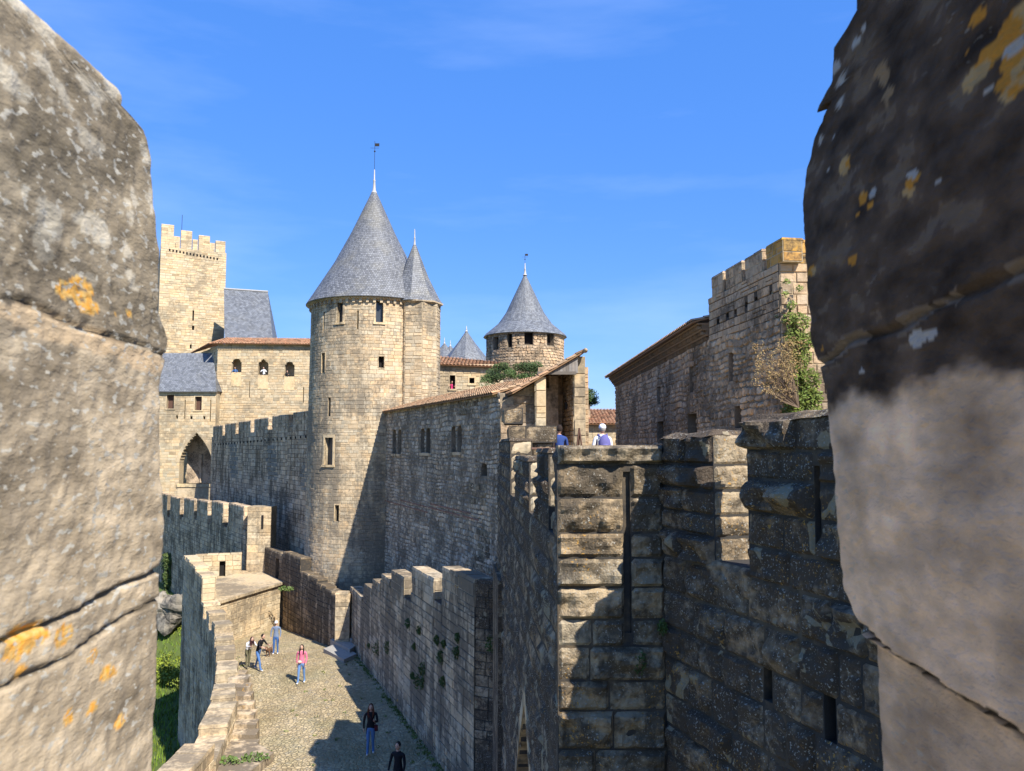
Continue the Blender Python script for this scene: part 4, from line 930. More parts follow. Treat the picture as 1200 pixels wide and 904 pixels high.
# right wall D
dn = Vector((2.80, 5.75)); DW = Plane(dcor, dn); dend = dcor+DW.d*8.6; DW = Plane(dcor, dend)
root = thing('black_parapet', (dcor.x, dcor.y, -11), 'black crusted parapet wall of bulging blocks with cream patches and lichen', 'wall')
def du(u, v=600): return DW.hit(u, v)[0]
zsill = zv(668, 7.9)
do = [win(DW, 895, 778, 905, 822), win(DW, 966, 815, 980, 872), win(DW, 955, 546, 962, 642)]
wall_body(root, DW, [(0, DW.L, zsill)], -11.2, do[:2], rg, .55, mats, h=.34, L=.5, boss=.045, gap=.008, var=.3, warm=.06, res=.035)
for o in do[:2]: window_part(root, DW, o, .35, 'void', 'boss', 0, sill=False, name='arrow_slit')
mds = [(0, du(837), .0, .11), (du(877), du(1012), .2, .25)]
for k, (a, b_, _, zt_) in enumerate(mds):
    mb = MB(); ops = [do[2]] if k else []
    thick = .27 if k else .5; backing(mb, DW, a, b_, zsill, zt_-.02, ops, thick); rws = rows(zsill, zt_, .29, rg); skin(mb, DW, a, b_, rws, ops, .62, rg, boss=.095, gap=.007, var=.3, res=.03)
    for x, nn in ((b_, DW.d), (a, -DW.d)):
        Fe = Plane(DW.P(x, 0, 0).xy, DW.P(x, 0, -thick).xy); Fe.n = nn
        skin(mb, Fe, .0, thick, rws, [], .9, rg, boss=.012, gap=.006, var=.12, res=.03, m=2)
    # lumpy weathered top
    nxx = int((b_-a)/.04); gr = []
    for i in range(nxx+1):
        s_ = a+(b_-a)*i/nxx; r_ = []
        for j in range(14):
            d = .05-(thick+.1)*j/13; e = min(i, nxx-i, j, 13-j); h_ = min(1, e/2.5)
            r_.append(mb.vert(DW.P(s_, zt_-.05+.07*h_+noise.noise((s_*3, d*4, k))*.035+(s_-a)*.03, d), (1.1, 1.08, 1)))
        gr.append(r_)
    for i in range(nxx):
        for j in range(13): mb.face((gr[i][j], gr[i+1][j], gr[i+1][j+1], gr[i][j+1]), 0)
    bld(mb, 'merlon', [M['boss'], M['mortard'], M['bossl']], root)
xx = du(1012)+.65
while xx < DW.L-1: merlon(root, DW, xx, min(DW.L, xx+1.3), zsill, .27, rg, .33, [M['boss'], M['mortard'], M['bossl']], h=.29, L=.6, cop=.08, boss=.09, res=.06, var=.25, em=2); xx += 2.0
# bulging sill stones in the opening
mb = MB(); Fs_ = DW; skin(mb, DW, du(829), du(880), [(zsill-.22, zsill+.09)], [], .6, rg, boss=.13, res=.03, var=.15); backing(mb, DW, du(837), du(877), zsill, zsill+.08, [], .5); bld(mb, 'sill', mats, root)
# cream patches where the crust has fallen off
# wall walk floor behind the parapets
mb = MB(); mb.prism([(.75, 9.46), (2.3, 9.46), (4.9, 1.3), (9, 1.3), (9, 21), (6.5, 33), (.2, 33), (.25, 23), (.55, 18), (.9, 12)], -2.1, -1.75); struct(mb, 'wall_walk', M['sunny'])

# ================================================================== NEAR MERLONS (camera looks through the gap)
def interp(tab, x):
    if x <= tab[0][0]: return tab[0][1]
    for (a, b_), (c_, d) in zip(tab, tab[1:]):
        if x <= c_: return b_+(d-b_)*(x-a)/(c_-a)
    return tab[-1][1]
def hitX(u, v, X): r = ray(u, v); k = X/r.x; return r.y*k, r.z*k
def near_merlon(name, label, X0, X1, sil, ztop, zbot, joints, colf, mat, seed, amp=.012, tops=None, zover=None):
    tab = sorted([(z, y) for y, z in (hitX(u, v, X0) for u, v in sil)])
    Yn = .28; sg = 1 if X1 > X0 else -1
    mb = MB(); W_, D_, H_ = abs(X1-X0), 1.0, ztop-zbot; st = .0085; idx = {}
    nx, ny, nz_ = 24, 230, int(H_/.0038)
    def key(i, j, k):
        q = (i, j, k)
        if q in idx: return idx[q]
        fx, fy, fz = i/nx, j/ny, k/nz_; z = zbot+H_*fz
        ye = interp(tab, z); x = W_*fx; y = Yn+(ye-Yn)*fy; r = .014
        # rounding of corner edges
        dx = min(x, W_-x); dy = min(y-Yn, ye-y); dz = min(ztop-z, 9)
        p = Vector((x, y, z)); e = 0
        def rd(a, b_): return r-math.sqrt(max(0, r*r-(r-min(a, r))**2)) if b_ <= 1e-6 else 0
        if x <= 1e-6: p.x += rd(dy, x)+rd(dz, x)
        if ye-y <= 1e-6: p.y -= rd(dx, 0)+rd(dz, 0)
        if ztop-z <= 1e-6: p.z -= rd(dy, 0)+rd(dx, 0)
        q3 = (p.x*sg*1.0+seed, p.y, p.z)
        n1 = noise.noise((q3[0]*6, q3[1]*5, q3[2]*6)); n2 = noise.fractal((q3[0]*22, q3[1]*12, q3[2]*24), .9, 2.1, 5); n3 = noise.noise((q3[0]*60, q3[1]*60, q3[2]*60))
        dd = n1*amp+n2*amp*.32+n3*.0018
        jd = 9
        for (ya, zja, yb, zjb, wd_, dp) in joints:
            zj = zja+(zjb-zja)*(p.y-ya)/(yb-ya)+noise.noise((p.y*9, 2, seed))*.012; ww = wd_*(1+1.2*noise.noise((p.y*14, 7, seed)))
            t_ = abs(p.z-zj)/max(.002, ww)
            if t_ < 1: dd -= dp*(1-t_*t_)
            jd = min(jd, t_)
        if x <= 1e-6: p.x -= dd
        elif W_-x <= 1e-6: p.x += dd
        if ye-y <= 1e-6: p.y += dd
        if ztop-z <= 1e-6: p.z += dd
        if zover: p.x += zover(p.y, p.z)
        c = colf(p.y, p.z, n1, n2, jd)
        idx[q] = mb.vert((X0+sg*p.x, p.y, p.z), c); return idx[q]
    fl = (lambda a: a) if sg < 0 else (lambda a: a[::-1])
    for k in range(nz_):
        for j in range(ny): mb.face(fl([key(0, j, k), key(0, j+1, k), key(0, j+1, k+1), key(0, j, k+1)])); mb.face(fl([key(nx, j, k), key(nx, j, k+1), key(nx, j+1, k+1), key(nx, j+1, k)]))
        for i in range(nx): mb.face(fl([key(i, ny, k), key(i+1, ny, k), key(i+1, ny, k+1), key(i, ny, k+1)])); mb.face(fl([key(i, 0, k), key(i, 0, k+1), key(i+1, 0, k+1), key(i+1, 0, k)]))
    for i in range(nx):
        for j in range(ny): mb.face(fl([key(i, j, nz_), key(i, j+1, nz_), key(i+1, j+1, nz_), key(i+1, j, nz_)]))
    x0, x1 = sorted((0 if sg*X0 > 0 else 0, X1)); 
    mb.box(min(X1, 0.002*sg), max(X1, .002*sg), Yn+.02, .92, -11.2, zbot+.01, (.8, .8, .8))
    return solo(mb, name, mat, (X0, .6, zbot), label, 'merlon', smooth=True)
# left: pale, sunlit, orange lichen spots
def spots(lst, X):
    return [(*hitX(u, v, X), r) for u, v, r in lst]
LX = -.46
j0, j1 = hitX(5, 352, LX), hitX(196, 416, LX)
lsp = spots([(78, 340, 9), (95, 345, 13), (100, 356, 9), (112, 358, 6), (134, 366, 6), (150, 366, 6), (25, 745, 14), (40, 738, 13), (15, 762, 10), (75, 742, 9), (125, 790, 9), (80, 840, 8), (110, 830, 7), (140, 845, 8), (22, 787, 6), (108, 770, 5)], LX)
def colL(y, z, n1, n2, jd):
    a_ = noise.fractal((y*14, z*28, 4), .9, 2.1, 4); b_ = noise.noise((y*5+3, z*5, 1)); h2 = noise.fractal((y*3.5, z*4.5, 9), 1, 2, 3)
    k = 1+a_*.42+b_*.18+n2*.15
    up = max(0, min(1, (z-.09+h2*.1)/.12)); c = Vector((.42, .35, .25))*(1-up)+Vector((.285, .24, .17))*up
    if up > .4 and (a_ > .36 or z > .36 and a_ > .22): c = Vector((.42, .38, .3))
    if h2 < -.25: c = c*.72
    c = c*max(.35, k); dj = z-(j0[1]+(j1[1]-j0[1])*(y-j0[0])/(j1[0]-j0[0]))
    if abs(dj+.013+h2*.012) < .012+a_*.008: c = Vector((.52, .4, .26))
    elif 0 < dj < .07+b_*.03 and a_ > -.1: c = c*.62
    if jd < 1: c = c*.5
    for (sy, sz, r) in lsp:
        d = math.hypot((y-sy)/1.8, z-sz)*1000; rr = r*1.0*(.9+.8*a_)
        if d < rr and not (.3 < d/rr < .5 and a_ > .1): q_ = max(0, min(1, .5+1.6*noise.noise((y*160, z*160, 2)))); c = Vector((.7, .33, .05))*q_+Vector((.6, .42, .16))*(1-q_)
    return tuple(c)
near_merlon('stone_merlon', 'pale sunlit lichen speckled merlon filling the left edge of the view', LX, -1.25,
    [(150, 128), (175, 155), (183, 190), (185, 240), (188, 300), (188, 365), (203, 398), (199, 425), (193, 445), (191, 560), (196, 620), (190, 680), (187, 800), (181, 904)],
    .425, -.75, [(j0[0], j0[1], j1[0], j1[1], .0035, .0045), (.55, -.19, 1.0, -.163, .0035, .009), (.55, -.235, 1.0, -.2, .003, .006)], colL, M['crust'], 3, .0055)
RX = .42
rsp = spots([(1175, 45, 17), (1160, 62, 14), (1185, 72, 13), (1145, 20, 9), (1172, 100, 7), (1134, 62, 7), (990, 193, 8), (1012, 235, 9), (1020, 240, 8), (1008, 250, 7), (1003, 305, 7), (1070, 210, 7), (1066, 222, 5), (952, 318, 7), (1190, 100, 9), (962, 410, 4)], RX)
rwh = spots([(978, 80, 8), (984, 95, 7), (975, 70, 7), (982, 122, 6), (1003, 50, 4), (1186, 58, 8), (1022, 228, 6), (1100, 212, 4), (1070, 205, 6), (1011, 435, 4), (960, 165, 4), (975, 160, 3), (1160, 105, 5), (1090, 390, 6), (1075, 395, 7), (1012, 32, 4), (970, 200, 3)], RX)
rtan = spots([(1035, 92, 13), (1040, 108, 11), (1031, 82, 8)], RX)
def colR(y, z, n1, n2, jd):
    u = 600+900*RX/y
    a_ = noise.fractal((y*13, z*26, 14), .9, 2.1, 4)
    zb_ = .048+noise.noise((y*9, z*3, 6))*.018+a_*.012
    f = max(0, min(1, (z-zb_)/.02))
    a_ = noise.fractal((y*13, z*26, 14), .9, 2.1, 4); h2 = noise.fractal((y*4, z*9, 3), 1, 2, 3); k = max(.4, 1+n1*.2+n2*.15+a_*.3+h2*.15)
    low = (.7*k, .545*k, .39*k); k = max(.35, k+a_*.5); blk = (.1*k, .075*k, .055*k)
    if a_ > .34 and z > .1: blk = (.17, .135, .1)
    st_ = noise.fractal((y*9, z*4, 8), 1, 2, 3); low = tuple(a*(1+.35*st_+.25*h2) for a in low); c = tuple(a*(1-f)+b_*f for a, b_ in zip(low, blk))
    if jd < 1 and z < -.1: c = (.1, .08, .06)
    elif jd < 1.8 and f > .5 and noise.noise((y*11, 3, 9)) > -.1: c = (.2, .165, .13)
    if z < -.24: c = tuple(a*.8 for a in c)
    for L_, cc, cc2 in ((rtan, (.3, .22, .13), (.3, .22, .13)), (rsp, (.52, .26, .045), (.46, .33, .16)), (rwh, (.42, .43, .42), (.42, .43, .42))):
        for (sy, sz, r) in L_:
            d = math.hypot((y-sy)/1.8, z-sz)*1000; rr = r*1.1*(.9+1.0*a_)
            if d < rr: c = cc if a_ < .15 else cc2
    return c
q0, q1 = hitX(1200, 312, RX), hitX(955, 424, RX)
def over(y, z):     # the block above the lower joint stands proud of the one below
    zj = -.232+(y-.85)*.05; t_ = max(0, min(1, (zj-z)/.012)); return .02*t_
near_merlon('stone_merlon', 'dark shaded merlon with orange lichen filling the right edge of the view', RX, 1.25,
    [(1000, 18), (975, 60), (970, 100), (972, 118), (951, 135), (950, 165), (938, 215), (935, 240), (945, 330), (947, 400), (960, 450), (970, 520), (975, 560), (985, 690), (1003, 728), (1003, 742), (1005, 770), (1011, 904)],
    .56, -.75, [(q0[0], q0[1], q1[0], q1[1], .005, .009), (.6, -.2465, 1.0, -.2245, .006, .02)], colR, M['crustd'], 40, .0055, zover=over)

# ================================================================== PLANTS, ROCKS
# grass in the moat (stuff)
mb = MB()
for _ in range(16000):
    x, y = rg.uniform(-36, -17.5), rg.uniform(42, 72); 
    if x/y > -.36 or x/y < -.52: continue
    z = moatz(x, y)+noise.noise(((x+70)/1.1*.3, (y+2)/1.3*.3, 0))*.25; h_ = rg.uniform(.15, .4); a = rg.uniform(0, 6.28); w = .05; k = rg.uniform(.6, 1.7); t_ = rg.uniform(.8, 1.2)
    mb.poly([(x-w*math.cos(a), y-w*math.sin(a), z-.05), (x+w*math.cos(a), y+w*math.sin(a), z-.05), (x+rg.uniform(-.12, .12), y+rg.uniform(-.12, .12), z+h_)], (k*1.2*t_, k*1.05, k*.6))
tag(mb.build('grass', plain('meadow_grass', (.12, .19, .04), .8, .3, 3), None, (0, 0, 0)), 'green meadow grass covering the moat floor', 'grass', kind='stuff')
mb = MB()
for k in range(9):
    c = pt(190+k*3.2+rg.uniform(-2, 2), 712+rg.uniform(-5, 18), 66+rg.uniform(-1.5, 2.5)); 
    b0_ = len(mb.v); mb.sphere(c, (rg.uniform(.7, 1.5), rg.uniform(.6, 1.2), rg.uniform(.5, 1.2)), stonecol(rg, .2, .02), n=14, k=10)
    for i in range(b0_, len(mb.v)):
        v_ = Vector(mb.v[i]); n_ = noise.fractal(v_*.9, 1, 2, 4); v_ += (v_-c)*n_*.55; mb.v[i] = tuple(v_)
solo(mb, 'rock_outcrop', stone('pale_rock', (.3, .275, .23), g=.3, gs=1, fine=3, bump=.8, bd=.08, seed=30), (-32, 70, -16), 'pale rocky outcrop at the foot of the dark moat wall', 'rock')
mb = MB(); p0 = LW.P(LW.hit(199, 676)[0], LW.hit(199, 676)[1], .2)
for k in range(34): q_ = p0+Vector((0, 0, rg.uniform(-2.6, 1.9))); q_ += Vector((LW.d.x, LW.d.y, 0))*rg.uniform(-.9, .7)*(1.25-(q_.z-p0.z)*.28); leaf_cloud(mb, q_, (.5, .35, .5), 110, .09, rg)
mb.tube([p0-Vector((0, 0, 4.5)), p0], .06, 6, (.6, .4, .3)); solo(mb, 'ivy_shrub', M['leaf'], (p0.x, p0.y, p0.z-4.5), 'dark green ivy climbing the moat wall above the rocks', 'ivy')
mb = MB()
for k in range(60):
    u, v = rg.uniform(180, 216), rg.uniform(733, 800); c = gz(u, v, -17.3) if v > 750 else pt(u, v, 66); tn = rg.uniform(.8, 1.5); leaf_cloud(mb, c, (rg.uniform(.5, 1.2), .9, rg.uniform(.3, .9)), 170, .085, rg, hue=(2.2*tn, 1.8*tn, .8))
tag(mb.build('moat_bushes', M['leaf'], None, (0, 0, 0)), 'low bright green bushes growing in the moat', 'bushes', kind='stuff')
# plants on the path wall
spotsA = [(480.5, 730.5, 4), (493, 738, 3.5), (514.5, 749.5, 4), (522, 754, 3), (538.5, 746.5, 3.6), (444, 759, 6), (456, 757.5, 4.5), (487, 757, 2.5), (519, 768.5, 5), (537.5, 764, 5), (498, 784, 5.5), (491, 797, 5), (497, 799, 4.5), (521, 798, 4), (485, 791, 2.5), (434, 756, 2)]
names = ['highest small tuft', 'second small tuft', 'spreading tuft', 'right-hand tuft of a pair', 'upper right tuft', 'largest round left tuft', 'smaller tuft beside the large left one', 'tiny lone tuft', 'round middle tuft', 'tuft near the corner edge', 'tall hanging lower tuft', 'broad lowest tuft', 'tuft touching the broad lowest one', 'low right tuft', 'tiny low tuft', 'tiniest leftmost tuft']
for (u, v, r_), nm in zip(spotsA, names):
    s_, z = A1.hit(u, v); p = A1.P(s_, z, .06); rr = r_/900*p.y*1.15; mb = MB()
    leaf_cloud(mb, p, (rr, .1, rr*1.25), int(70+r_*25), .035, rg); leaf_cloud(mb, p-Vector((0, 0, rr)), (rr*.6, .08, rr*.8), 40, .03, rg)
    solo(mb, 'wall_plant', M['leaf'], tuple(p), nm+' of green leaves on the shaded path wall', 'plant', 'plants rooted in the path wall')
for (u, v, Y, r_, nm) in ((750, 776, 8.9, 9, 'leafy fern tuft in the dark front rampart near the right wall'), (576, 755, 22.9, 7, 'small weeds under the iron grille'), (776, 735, 8.85, 6, 'small green weed in the corner of the black parapet')):
    p = pt(u, v, Y); mb = MB(); leaf_cloud(mb, p, (r_/900*Y, .07, r_/900*Y*1.6), 170, .018 if Y < 10 else .035, rg, (.8, 1.6)); solo(mb, 'wall_plant', M['leaf'], tuple(p), nm, 'plant')
# weeds at terrace and steps
for (u, v, z, nm) in ((335, 690, ZP+.2, 'grass tuft on the terrace end beside the stepped wall'), (268, 892, GZ+.35, 'green weeds on the lower stone landing'), (300, 888, GZ+.35, 'small weeds at the edge of the stone landing')):
    p = gz(u, v, z); mb = MB(); leaf_cloud(mb, p, (.5, .25, .14), 140, .06, rg, (1, 1.8)); solo(mb, 'weed_tuft', M['leaf'], tuple(p), nm, 'weeds')
mb = MB()
for _ in range(420):
    f = rg.random(); side = rg.random()
    if side < .5: s_ = rg.uniform(0, A1.L); p = A1.P(s_, 0, rg.uniform(.02, .25)); x, y = p.x, p.y
    elif side < .8: y = rg.uniform(22, 46); x = wx(y)+rg.uniform(.95, 1.5)
    else: x, y = rg.uniform(-9, -2), rg.uniform(24, 40)
    leaf_cloud(mb, (x, y, pathz(x, y)+.03), (.09, .09, .04), 9, .035, rg, (.8, 1.8), hue=(1.3, 1.1, .9))
tag(mb.build('ground_weeds', M['leaf'], None, (0, 0, 0)), 'tiny weeds in the joints of the cobbled path', 'weeds', kind='stuff')
# ivy and dry shrub on the right building
mb = MB()
ivy = [(926, 375, 10), (938, 378, 12), (930, 395, 12), (945, 400, 12), (938, 420, 14), (932, 440, 13), (948, 445, 15), (945, 465, 15), (935, 470, 12), (952, 480, 12), (940, 490, 12), (928, 358, 6), (922, 330, 4), (920, 345, 4), (937, 338, 4), (918, 380, 6), (912, 372, 5), (928, 485, 14), (955, 465, 10), (916, 495, 10)]
for u, v, r_ in ivy:
    p = pt(u, v, 21.7 if u > 918 else 22.2); rr = r_/900*21.7; leaf_cloud(mb, p, (rr, .18, rr), int(r_*r_*2.1), .05, rg, (.7, 2.2), hue=(1.3, 1.15, .9))
mb.tube([pt(945, 520, 21.8), pt(940, 450, 21.8), pt(925, 360, 21.85)], .03, 6, (.5, .35, .3)); solo(mb, 'ivy', M['leaf'], tuple(pt(940, 520, 21.8)), 'green ivy climbing the corner of the crenellated tower', 'ivy')
root = thing('dry_shrub', tuple(pt(938, 480, 21.3)), 'bare branched ochre shrub leaning out from the ivy', 'shrub')
mb = MB(); tips = []; base = pt(936, 478, 21.4)
for k in range(70):
    tip = pt(rg.uniform(884, 930), rg.uniform(402, 462), rg.uniform(20.9, 21.8)); mid = base.lerp(tip, .5)+Vector((rg.uniform(-.1, .1), 0, rg.uniform(-.15, .1))); mb.tube([base, mid, tip], [.018, .01, .004], 4, (1.3, 1.2, 1.1)); tips += [tip, mid.lerp(tip, .5)]
bld(mb, 'branches', M['bark'], root)
mb = MB()
for t_ in tips: leaf_cloud(mb, t_, (.12, .1, .14), 16, .025, rg, (.6, 1.4))
for _ in range(30): leaf_cloud(mb, pt(rg.uniform(915, 938), rg.uniform(398, 440), 21.5), (.15, .1, .15), 30, .03, rg, (.7, 1.3))
bld(mb, 'foliage', M['dry'], root)
# stone pines
def pine(label, cx, Y, v_top, v_bot, u0, u1, n, seed):
    r2 = random.Random(seed); c = pt(cx, v_bot, Y); zb = -6
    root = thing('stone_pine', (c.x, c.y, zb), label, 'tree'); mb = MB(); mb.tube([(c.x, c.y, zb), (c.x+.2, c.y, (zb+c.z)/2), (c.x, c.y, c.z)], [.35, .28, .2], 10); bld(mb, 'trunk', M['bark'], root)
    mb = MB(); hw = (u1-u0)/2/900*Y; zt_ = zv(v_top, Y); H_ = zt_-c.z
    for k in range(n):
        fx = r2.uniform(-1, 1); hz = math.sqrt(max(0, 1-fx*fx)); p = Vector((pt((u0+u1)/2, v_bot, Y).x+fx*hw, Y+r2.uniform(-1, 1)*hw*.5, c.z+H_*hz*r2.uniform(.2, .95)-.3)); s_ = r2.uniform(.3, .55); tn = r2.uniform(.6, 1.5)
        leaf_cloud(mb, p, (s_*1.2, s_, s_*.6), 190, .055, r2, (.6*tn, 1.3*tn), hue=(1.15, 1.05, .9))
    bld(mb, 'crown', M['pine'], root)
pine('umbrella pine with rounded crown rising behind the sloping tile roof', 606, 52, 419, 446, 570, 648, 60, 5)
pine('green pine crown peeking out right of the porch pillar', 681, 50, 440, 470, 668, 695, 26, 8)

# ================================================================== PEOPLE
SK = plain('skin', (.5, .3, .21), .6, .1, 10, 0, usecol=False)
cloth_cache = {}
def cloth(c):
    if c not in cloth_cache: cloth_cache[c] = plain('cloth', c, .85, .3, 18, .2, usecol=False)
    return cloth_cache[c]
def person(label, foot, face, h=1.68, top=(.05, .05, .06), legs=(.08, .15, .32), shoes=(.7, .7, .68), hair=(.03, .02, .015), long_hair=False, sleeves='long', arms=((.12, .05), (.12, .05)), stride=.12, lean=0, cap=None, bag=None, cape=None, spread=.09, group=None):
    """arms: ((out, forward, elbow) per side), lean forward in radians"""
    k = h/1.7; rt = thing('person', tuple(foot), label, 'person', group); cf, sf = math.cos(face), math.sin(face)
    def Wd(x, y, z): return (foot[0]+k*(x*cf-y*sf), foot[1]+k*(x*sf+y*cf), foot[2]+k*z)
    def L(y, z):  # lean applied above the hip
        dz = z-.92; return (y+math.sin(lean)*dz, .92+math.cos(lean)*dz) if dz > 0 else (y, z)
    V, Ed, Rd = [], [], []
    def nv(x, y, z, r, r2=None): yy, zz = L(y, z); V.append((x, yy, zz)); Rd.append((r, r2 or r)); return len(V)-1
    pel = nv(0, 0, .93, .14, .11); wa = nv(0, 0, 1.1, .12, .095); ch = nv(0, .0, 1.3, .15, .105); nk0 = nv(0, 0, 1.43, .075, .07); nk = nv(0, .01, 1.5, .05, .05); Ed += [(pel, wa), (wa, ch), (ch, nk0), (nk0, nk)]
    reg = {}
    for s_ in (-1, 1):
        f = stride*s_
        hp = nv(s_*.09, 0, .86, .095); V[hp] = (s_*.09, 0, .86); kn = nv(s_*(spread+.01), f*.55+.03, .48, .058); an = nv(s_*(spread+.02), f, .1, .042); to = nv(s_*(spread+.035), f+.17, .035, .035)
        for i in (kn, an, to): V[i] = (V[i][0], V[i][1], V[i][2])
        V[kn] = (s_*(spread+.01), f*.55+.03, .48); V[an] = (s_*(spread+.02), f, .09); V[to] = (s_*(spread+.035), f+.15, .035); hl = len(V); V.append((s_*(spread+.02), f-.03, .04)); Rd.append((.034, .034))
        Ed += [(pel, hp), (hp, kn), (kn, an), (an, to), (an, hl)]
        ar = arms[0 if s_ < 0 else 1]; out_, fw = ar[0], ar[1]; el = ar[2] if len(ar) > 2 else .3
        sh = nv(s_*.185, 0, 1.385, .055); ex, ey, ez = s_*(.185+.28*math.sin(out_)), .28*math.sin(fw), 1.385-.28*math.cos(max(out_, abs(fw)))
        elb = nv(ex, ey, ez, .04); wx_, wy, wz = ex-s_*.06*el, ey+.25*math.sin(fw+el), ez-.25*math.cos(fw+el); wr = nv(wx_, wy, wz, .027); hd = nv(wx_-s_*.01, wy+.05*math.sin(fw+el), wz-.07*math.cos(fw+el), .034, .018)
        Ed += [(ch, sh), (sh, elb), (elb, wr), (wr, hd)]; reg[s_] = (elb, wr, hd, fw+el)
    me = bpy.data.meshes.new('body'); me.from_pydata(V, Ed, []); o = bpy.data.objects.new('body_tmp', me); col.objects.link(o)
    sk = o.modifiers.new('s', 'SKIN'); sk.use_smooth_shade = True
    for i, (a, b_) in enumerate(Rd): me.skin_vertices[0].data[i].radius = (a, b_)
    me.skin_vertices[0].data[pel].use_root = True
    sb = o.modifiers.new('d', 'SUBSURF'); sb.levels = 1
    dg = bpy.context.evaluated_depsgraph_get(); ev = o.evaluated_get(dg); m2 = ev.to_mesh()
    mb = MB(); mb.v = [tuple(v.co) for v in m2.vertices]; mb.f = [tuple(p.vertices) for p in m2.polygons]
    hands = [Vector(V[reg[s_][2]]) for s_ in (-1, 1)]; wrs = [Vector(V[reg[s_][1]]) for s_ in (-1, 1)]; els = [Vector(V[reg[s_][0]]) for s_ in (-1, 1)]; nkz = Vector(V[nk])
    for f in mb.f:
        c = sum((Vector(mb.v[i]) for i in f), Vector())/len(f); m_ = 1
        if c.z < .075: m_ = 3
        elif c.z < .93: m_ = 2
        for hnd, w_, e_ in zip(hands, wrs, els):
            if (c-hnd).length < .075: m_ = 0
            elif (c-hnd).length < (c-e_).length and (c-w_).length < .15 and abs(c.x) > .12: m_ = 0 if sleeves == 'short' or (c-w_).length < .03 else 1
            elif (c-e_).length < .12 and (c-hnd).length < .4: m_ = 0 if (sleeves == 'short' and c.z < e_.z) else 1
        if (c-nkz).length < .065: m_ = 0
        mb.m.append(m_)
    ev.to_mesh_clear(); bpy.data.objects.remove(o)
    mb.c = [(1, 1, 1)]*len(mb.v)
    # fingers
    for s_, hnd in zip((-1, 1), hands):
        an_ = reg[s_][3]; dr = Vector((0, math.sin(an_), -math.cos(an_))); sd_ = Vector((0, math.cos(an_), math.sin(an_)))
        for q, ln in zip((-.026, -.009, .009, .026), (.06, .075, .08, .068)): b0_ = hnd+dr*.02+sd_*q; mb.tube([b0_, b0_+dr*ln*.55, b0_+dr*ln-Vector((s_*.015, 0, 0))], [.009, .008, .006], 5, m=0)
        b0_ = hnd-dr*.02+sd_*.02; mb.tube([b0_, b0_+sd_*.035+dr*.02, b0_+sd_*.04+dr*.05], [.011, .009, .007], 5, m=0)
    hy, hz = L(.02, 1.6); hc = Vector((0, hy, hz)); mb.sphere(hc, (.072, .088, .112), m=0, n=16, k=12); mb.sphere(hc+Vector((0, .088, -.012)), (.012, .02, .022), m=0, n=8, k=6)
    for s_ in (-1, 1): mb.sphere(hc+Vector((s_*.074, -.005, -.01)), (.012, .02, .03), m=0, n=8, k=6); mb.sphere(hc+Vector((s_*.03, .076, .01)), (.012, .01, .008), m=4, n=8, k=6)
    mb.sphere(hc+Vector((0, .077, -.052)), (.024, .01, .007), m=5, n=8, k=6)
    mb.v = [Wd(*v) for v in mb.v]
    bld(mb, 'body', [SK, cloth(top), cloth(legs), cloth(shoes), cloth((.03, .025, .02)), cloth((.35, .12, .1))], rt, True)
    mb = MB(); mb.sphere(hc+Vector((0, -.018, .022)), (.082, .088, .108), n=16, k=10)
    mb.v = [v for v in mb.v]
    if long_hair:
        b0_ = len(mb.v); mb.tube([hc+Vector((0, -.05, .04)), hc+Vector((0, -.085, -.1)), hc+Vector((0, -.1, -.26)), hc+Vector((0, -.1, -.38))], [.07, .085, .075, .03], 10)
        for s_ in (-1, 1): mb.tube([hc+Vector((s_*.07, 0, .03)), hc+Vector((s_*.085, .01, -.1)), hc+Vector((s_*.085, .04, -.26)), hc+Vector((s_*.07, .05, -.34))], [.025, .035, .035, .012], 8)
    mb.v = [Wd(*v) for v in mb.v]; bld(mb, 'hair', cloth(hair), rt, True)
    if cap:
        mb = MB(); mb.sphere(hc+Vector((0, -.012, .045)), (.09, .1, .085), n=16, k=8); mb.hexa([hc+Vector(p) for p in ((-.06, .06, .045), (.06, .06, .045), (.05, .17, .03), (-.05, .17, .03), (-.06, .06, .06), (.06, .06, .06), (.05, .17, .045), (-.05, .17, .045))]); mb.v = [Wd(*v) for v in mb.v]; bld(mb, 'cap', cloth(cap), rt, True)
    if bag == 'back':
        mb = MB(); mb.sphere((0, -.19, 1.22), (.15, .1, .24), n=16, k=10); mb.sphere((0, -.27, 1.12), (.11, .05, .12), n=12, k=8)
        for s_ in (-1, 1): mb.tube([(s_*.09, -.12, 1.4), (s_*.11, 0, 1.47), (s_*.12, .12, 1.36), (s_*.13, .1, 1.1), (s_*.12, -.1, 1.0)], .018, 6)
        mb.v = [Wd(*v) for v in mb.v]; bld(mb, 'backpack', cloth(cape), rt, True)
    if bag == 'side':
        mb = MB(); mb.hexa([(-.26, .02, .82), (-.14, .02, .82), (-.14, .16, .82), (-.26, .16, .82), (-.25, .03, 1.0), (-.14, .03, 1.0), (-.14, .15, 1.0), (-.25, .15, 1.0)]); mb.tube([(-.2, .1, 1.0), (-.02, .15, 1.25), (.13, .06, 1.44), (.1, -.1, 1.35), (-.15, -.05, 1.05), (-.2, .05, 1.0)], .01, 5); mb.v = [Wd(*v) for v in mb.v]; bld(mb, 'shoulder_bag', cloth(cape), rt)
    if bag == 'hip':
        mb = MB(); mb.sphere((.05, .15, .98), (.1, .05, .07), n=12, k=8); mb.v = [Wd(*v) for v in mb.v]; bld(mb, 'waist_bag', cloth(cape), rt, True)
    return rt
def onpath(u, v): 
    p = gz(u, v, GZ); p = gz(u, v, pathz(p.x, p.y)); return (p.x, p.y, pathz(p.x, p.y)+.012)
PI = math.pi
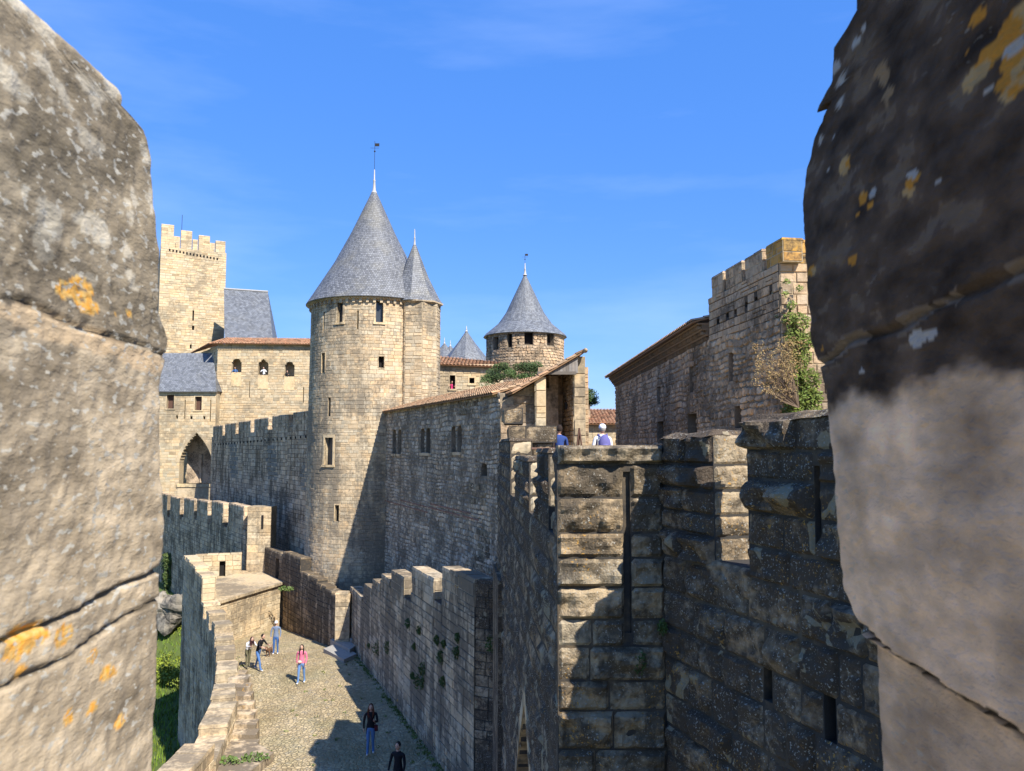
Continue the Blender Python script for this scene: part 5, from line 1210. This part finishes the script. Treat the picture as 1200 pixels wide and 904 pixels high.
person('woman with long hair in black top and blue jeans walking up the path', onpath(434, 884), PI+.1, 1.68, (.012, .012, .014), (.09, .19, .38), (.6, .6, .6), (.09, .03, .015), True, 'long', ((.2, .3, 1.7), (.2, .05, .2)), .1, cape=(.06, .01, .015), bag='side', spread=.07)
person('dark haired woman in pink sweater with small waist bag on the cobbles', onpath(353, 801), PI, 1.68, (.62, .16, .24), (.12, .22, .42), (.8, .8, .8), (.03, .02, .015), True, 'long', ((.25, .2, .4), (.2, -.2, .2)), .14, bag='hip', cape=(.7, .45, .36))
person('woman in white cap and grey blue sweater standing with a small dog', onpath(323, 766.5), PI+.05, 1.66, (.16, .2, .28), (.05, .12, .3), (.8, .8, .8), (.05, .03, .02), False, 'long', ((.25, .1, .3), (.25, .1, .2)), .03, cap=(.8, .76, .74), spread=.08)
person('man in black t-shirt and blue jeans bending beside the parapet', onpath(302, 786), PI-1.9+PI, 1.74, (.012, .012, .014), (.08, .17, .38), (.7, .7, .7), (.02, .015, .012), False, 'short', ((.3, .7, .7), (.3, .8, .5)), .24, lean=.35, spread=.1)
person('woman in white blouse and olive trousers bent over beside the man', onpath(290, 783), PI+.8, 1.62, (.75, .72, .68), (.13, .12, .07), (.1, .09, .08), (.05, .02, .02), True, 'long', ((.3, .7, .9), (.3, .9, .9)), .1, lean=.6)
p = onpath(466, 941); person('man in dark jacket at the bottom edge walking towards the gate', p, PI-.4, 1.75, (.012, .012, .015), (.03, .03, .04), (.05, .05, .05), (.03, .02, .015), False, 'long', ((.2, .1, .2), (.2, .2, .3)), .1)
q = pt(706, 498, 19.5); person('man in white shirt and cap with purple backpack on the wall walk', (q.x, q.y, q.z-1.75), .15, 1.75, (.78, .78, .8), (.1, .12, .2), (.2, .2, .2), (.3, .28, .25), False, 'short', ((.2, .1, .3), (.2, .1, .3)), .08, cap=(.85, .85, .9), bag='back', cape=(.13, .12, .3))
q = pt(655.5, 499, 21); person('man in navy t-shirt standing by the porch entrance', (q.x, q.y, q.z-1.74), .3, 1.74, (.03, .06, .2), (.05, .06, .1), (.1, .1, .1), (.03, .02, .015), False, 'short', ((.2, .1, .3), (.2, .1, .3)), .08)
q = pt(737, 549, 10.1); person('red haired person in dark blue top half hidden behind the arrow slit', (q.x, q.y, q.z-1.62), .6, 1.62, (.04, .07, .2), (.03, .04, .09), (.1, .1, .1), (.3, .07, .03), True, 'short', ((.2, .1, .3), (.2, .1, .3)), .05)
for (u, v, c, nm) in ((276, 433, (.05, .15, .35), 'person in blue leaning in the left arched opening of the hall'), (309.5, 433, (.8, .8, .8), 'person in white at the middle arched opening of the hall'), (337, 437, (.03, .03, .03), 'person in black at the right arched opening of the hall')):
    q = pt(u, v, YH+.3); person(nm, (q.x, q.y, q.z-1.45), PI, 1.68, c, (.05, .05, .07), hair=(.04, .03, .02), arms=((.5, .6, 1.2), (.5, .6, 1.2)), lean=.2, stride=.02)
q = pt(530, 452, YR+.35); person('person in bright pink at the window of the tiled house', (q.x, q.y, q.z-1.3), PI, 1.65, (.8, .06, .22), (.05, .05, .07), hair=(.05, .03, .02), long_hair=True, arms=((.3, .6, 1.2), (.3, .6, 1.2)), stride=.02)
# small brown dog beside the woman in the white cap
dp = Vector(onpath(315, 769)); k = 1.15
root = thing('dog', tuple(dp), 'small brown dog on the cobbles beside the woman in the white cap', 'dog'); mb = MB()
def dd(x, y, z): return Vector((dp.x+k*x, dp.y+k*y, dp.z+k*z))
mb.tube([dd(.05, .2, .27), dd(.04, .12, .28), dd(.0, -.05, .27), dd(-.03, -.15, .3), dd(-.05, -.21, .38), dd(-.05, -.25, .42), dd(-.05, -.33, .4), dd(-.05, -.37, .385)], [.05, .085, .08, .095, .06, .06, .035, .02], 10)
for x, y, hock in ((.06, -.13, 0), (-.07, -.13, 0), (.09, .16, 1), (-.02, .17, 1)):
    mb.tube([dd(x, y, .26), dd(x, y+(-.03 if hock else .02), .17), dd(x, y+(.05 if hock else 0), .09), dd(x, y+.02, .02), dd(x, y-.03, .012)], [.045, .032, .02, .018, .02], 7)
mb.tube([dd(.05, .22, .3), dd(.06, .3, .36), dd(.06, .34, .45)], [.025, .016, .008], 6)
for s_ in (-1, 1): mb.poly([dd(-.05+s_*.025, -.22, .46), dd(-.05+s_*.07, -.22, .45), dd(-.05+s_*.065, -.23, .38)])
bld(mb, 'body', plain('brown_fur', (.16, .085, .045), .9, .5, 40, .4, usecol=False), root, True)
print('objects', len(bpy.data.objects), 'faces', sum(len(m_.polygons) for m_ in bpy.data.meshes))
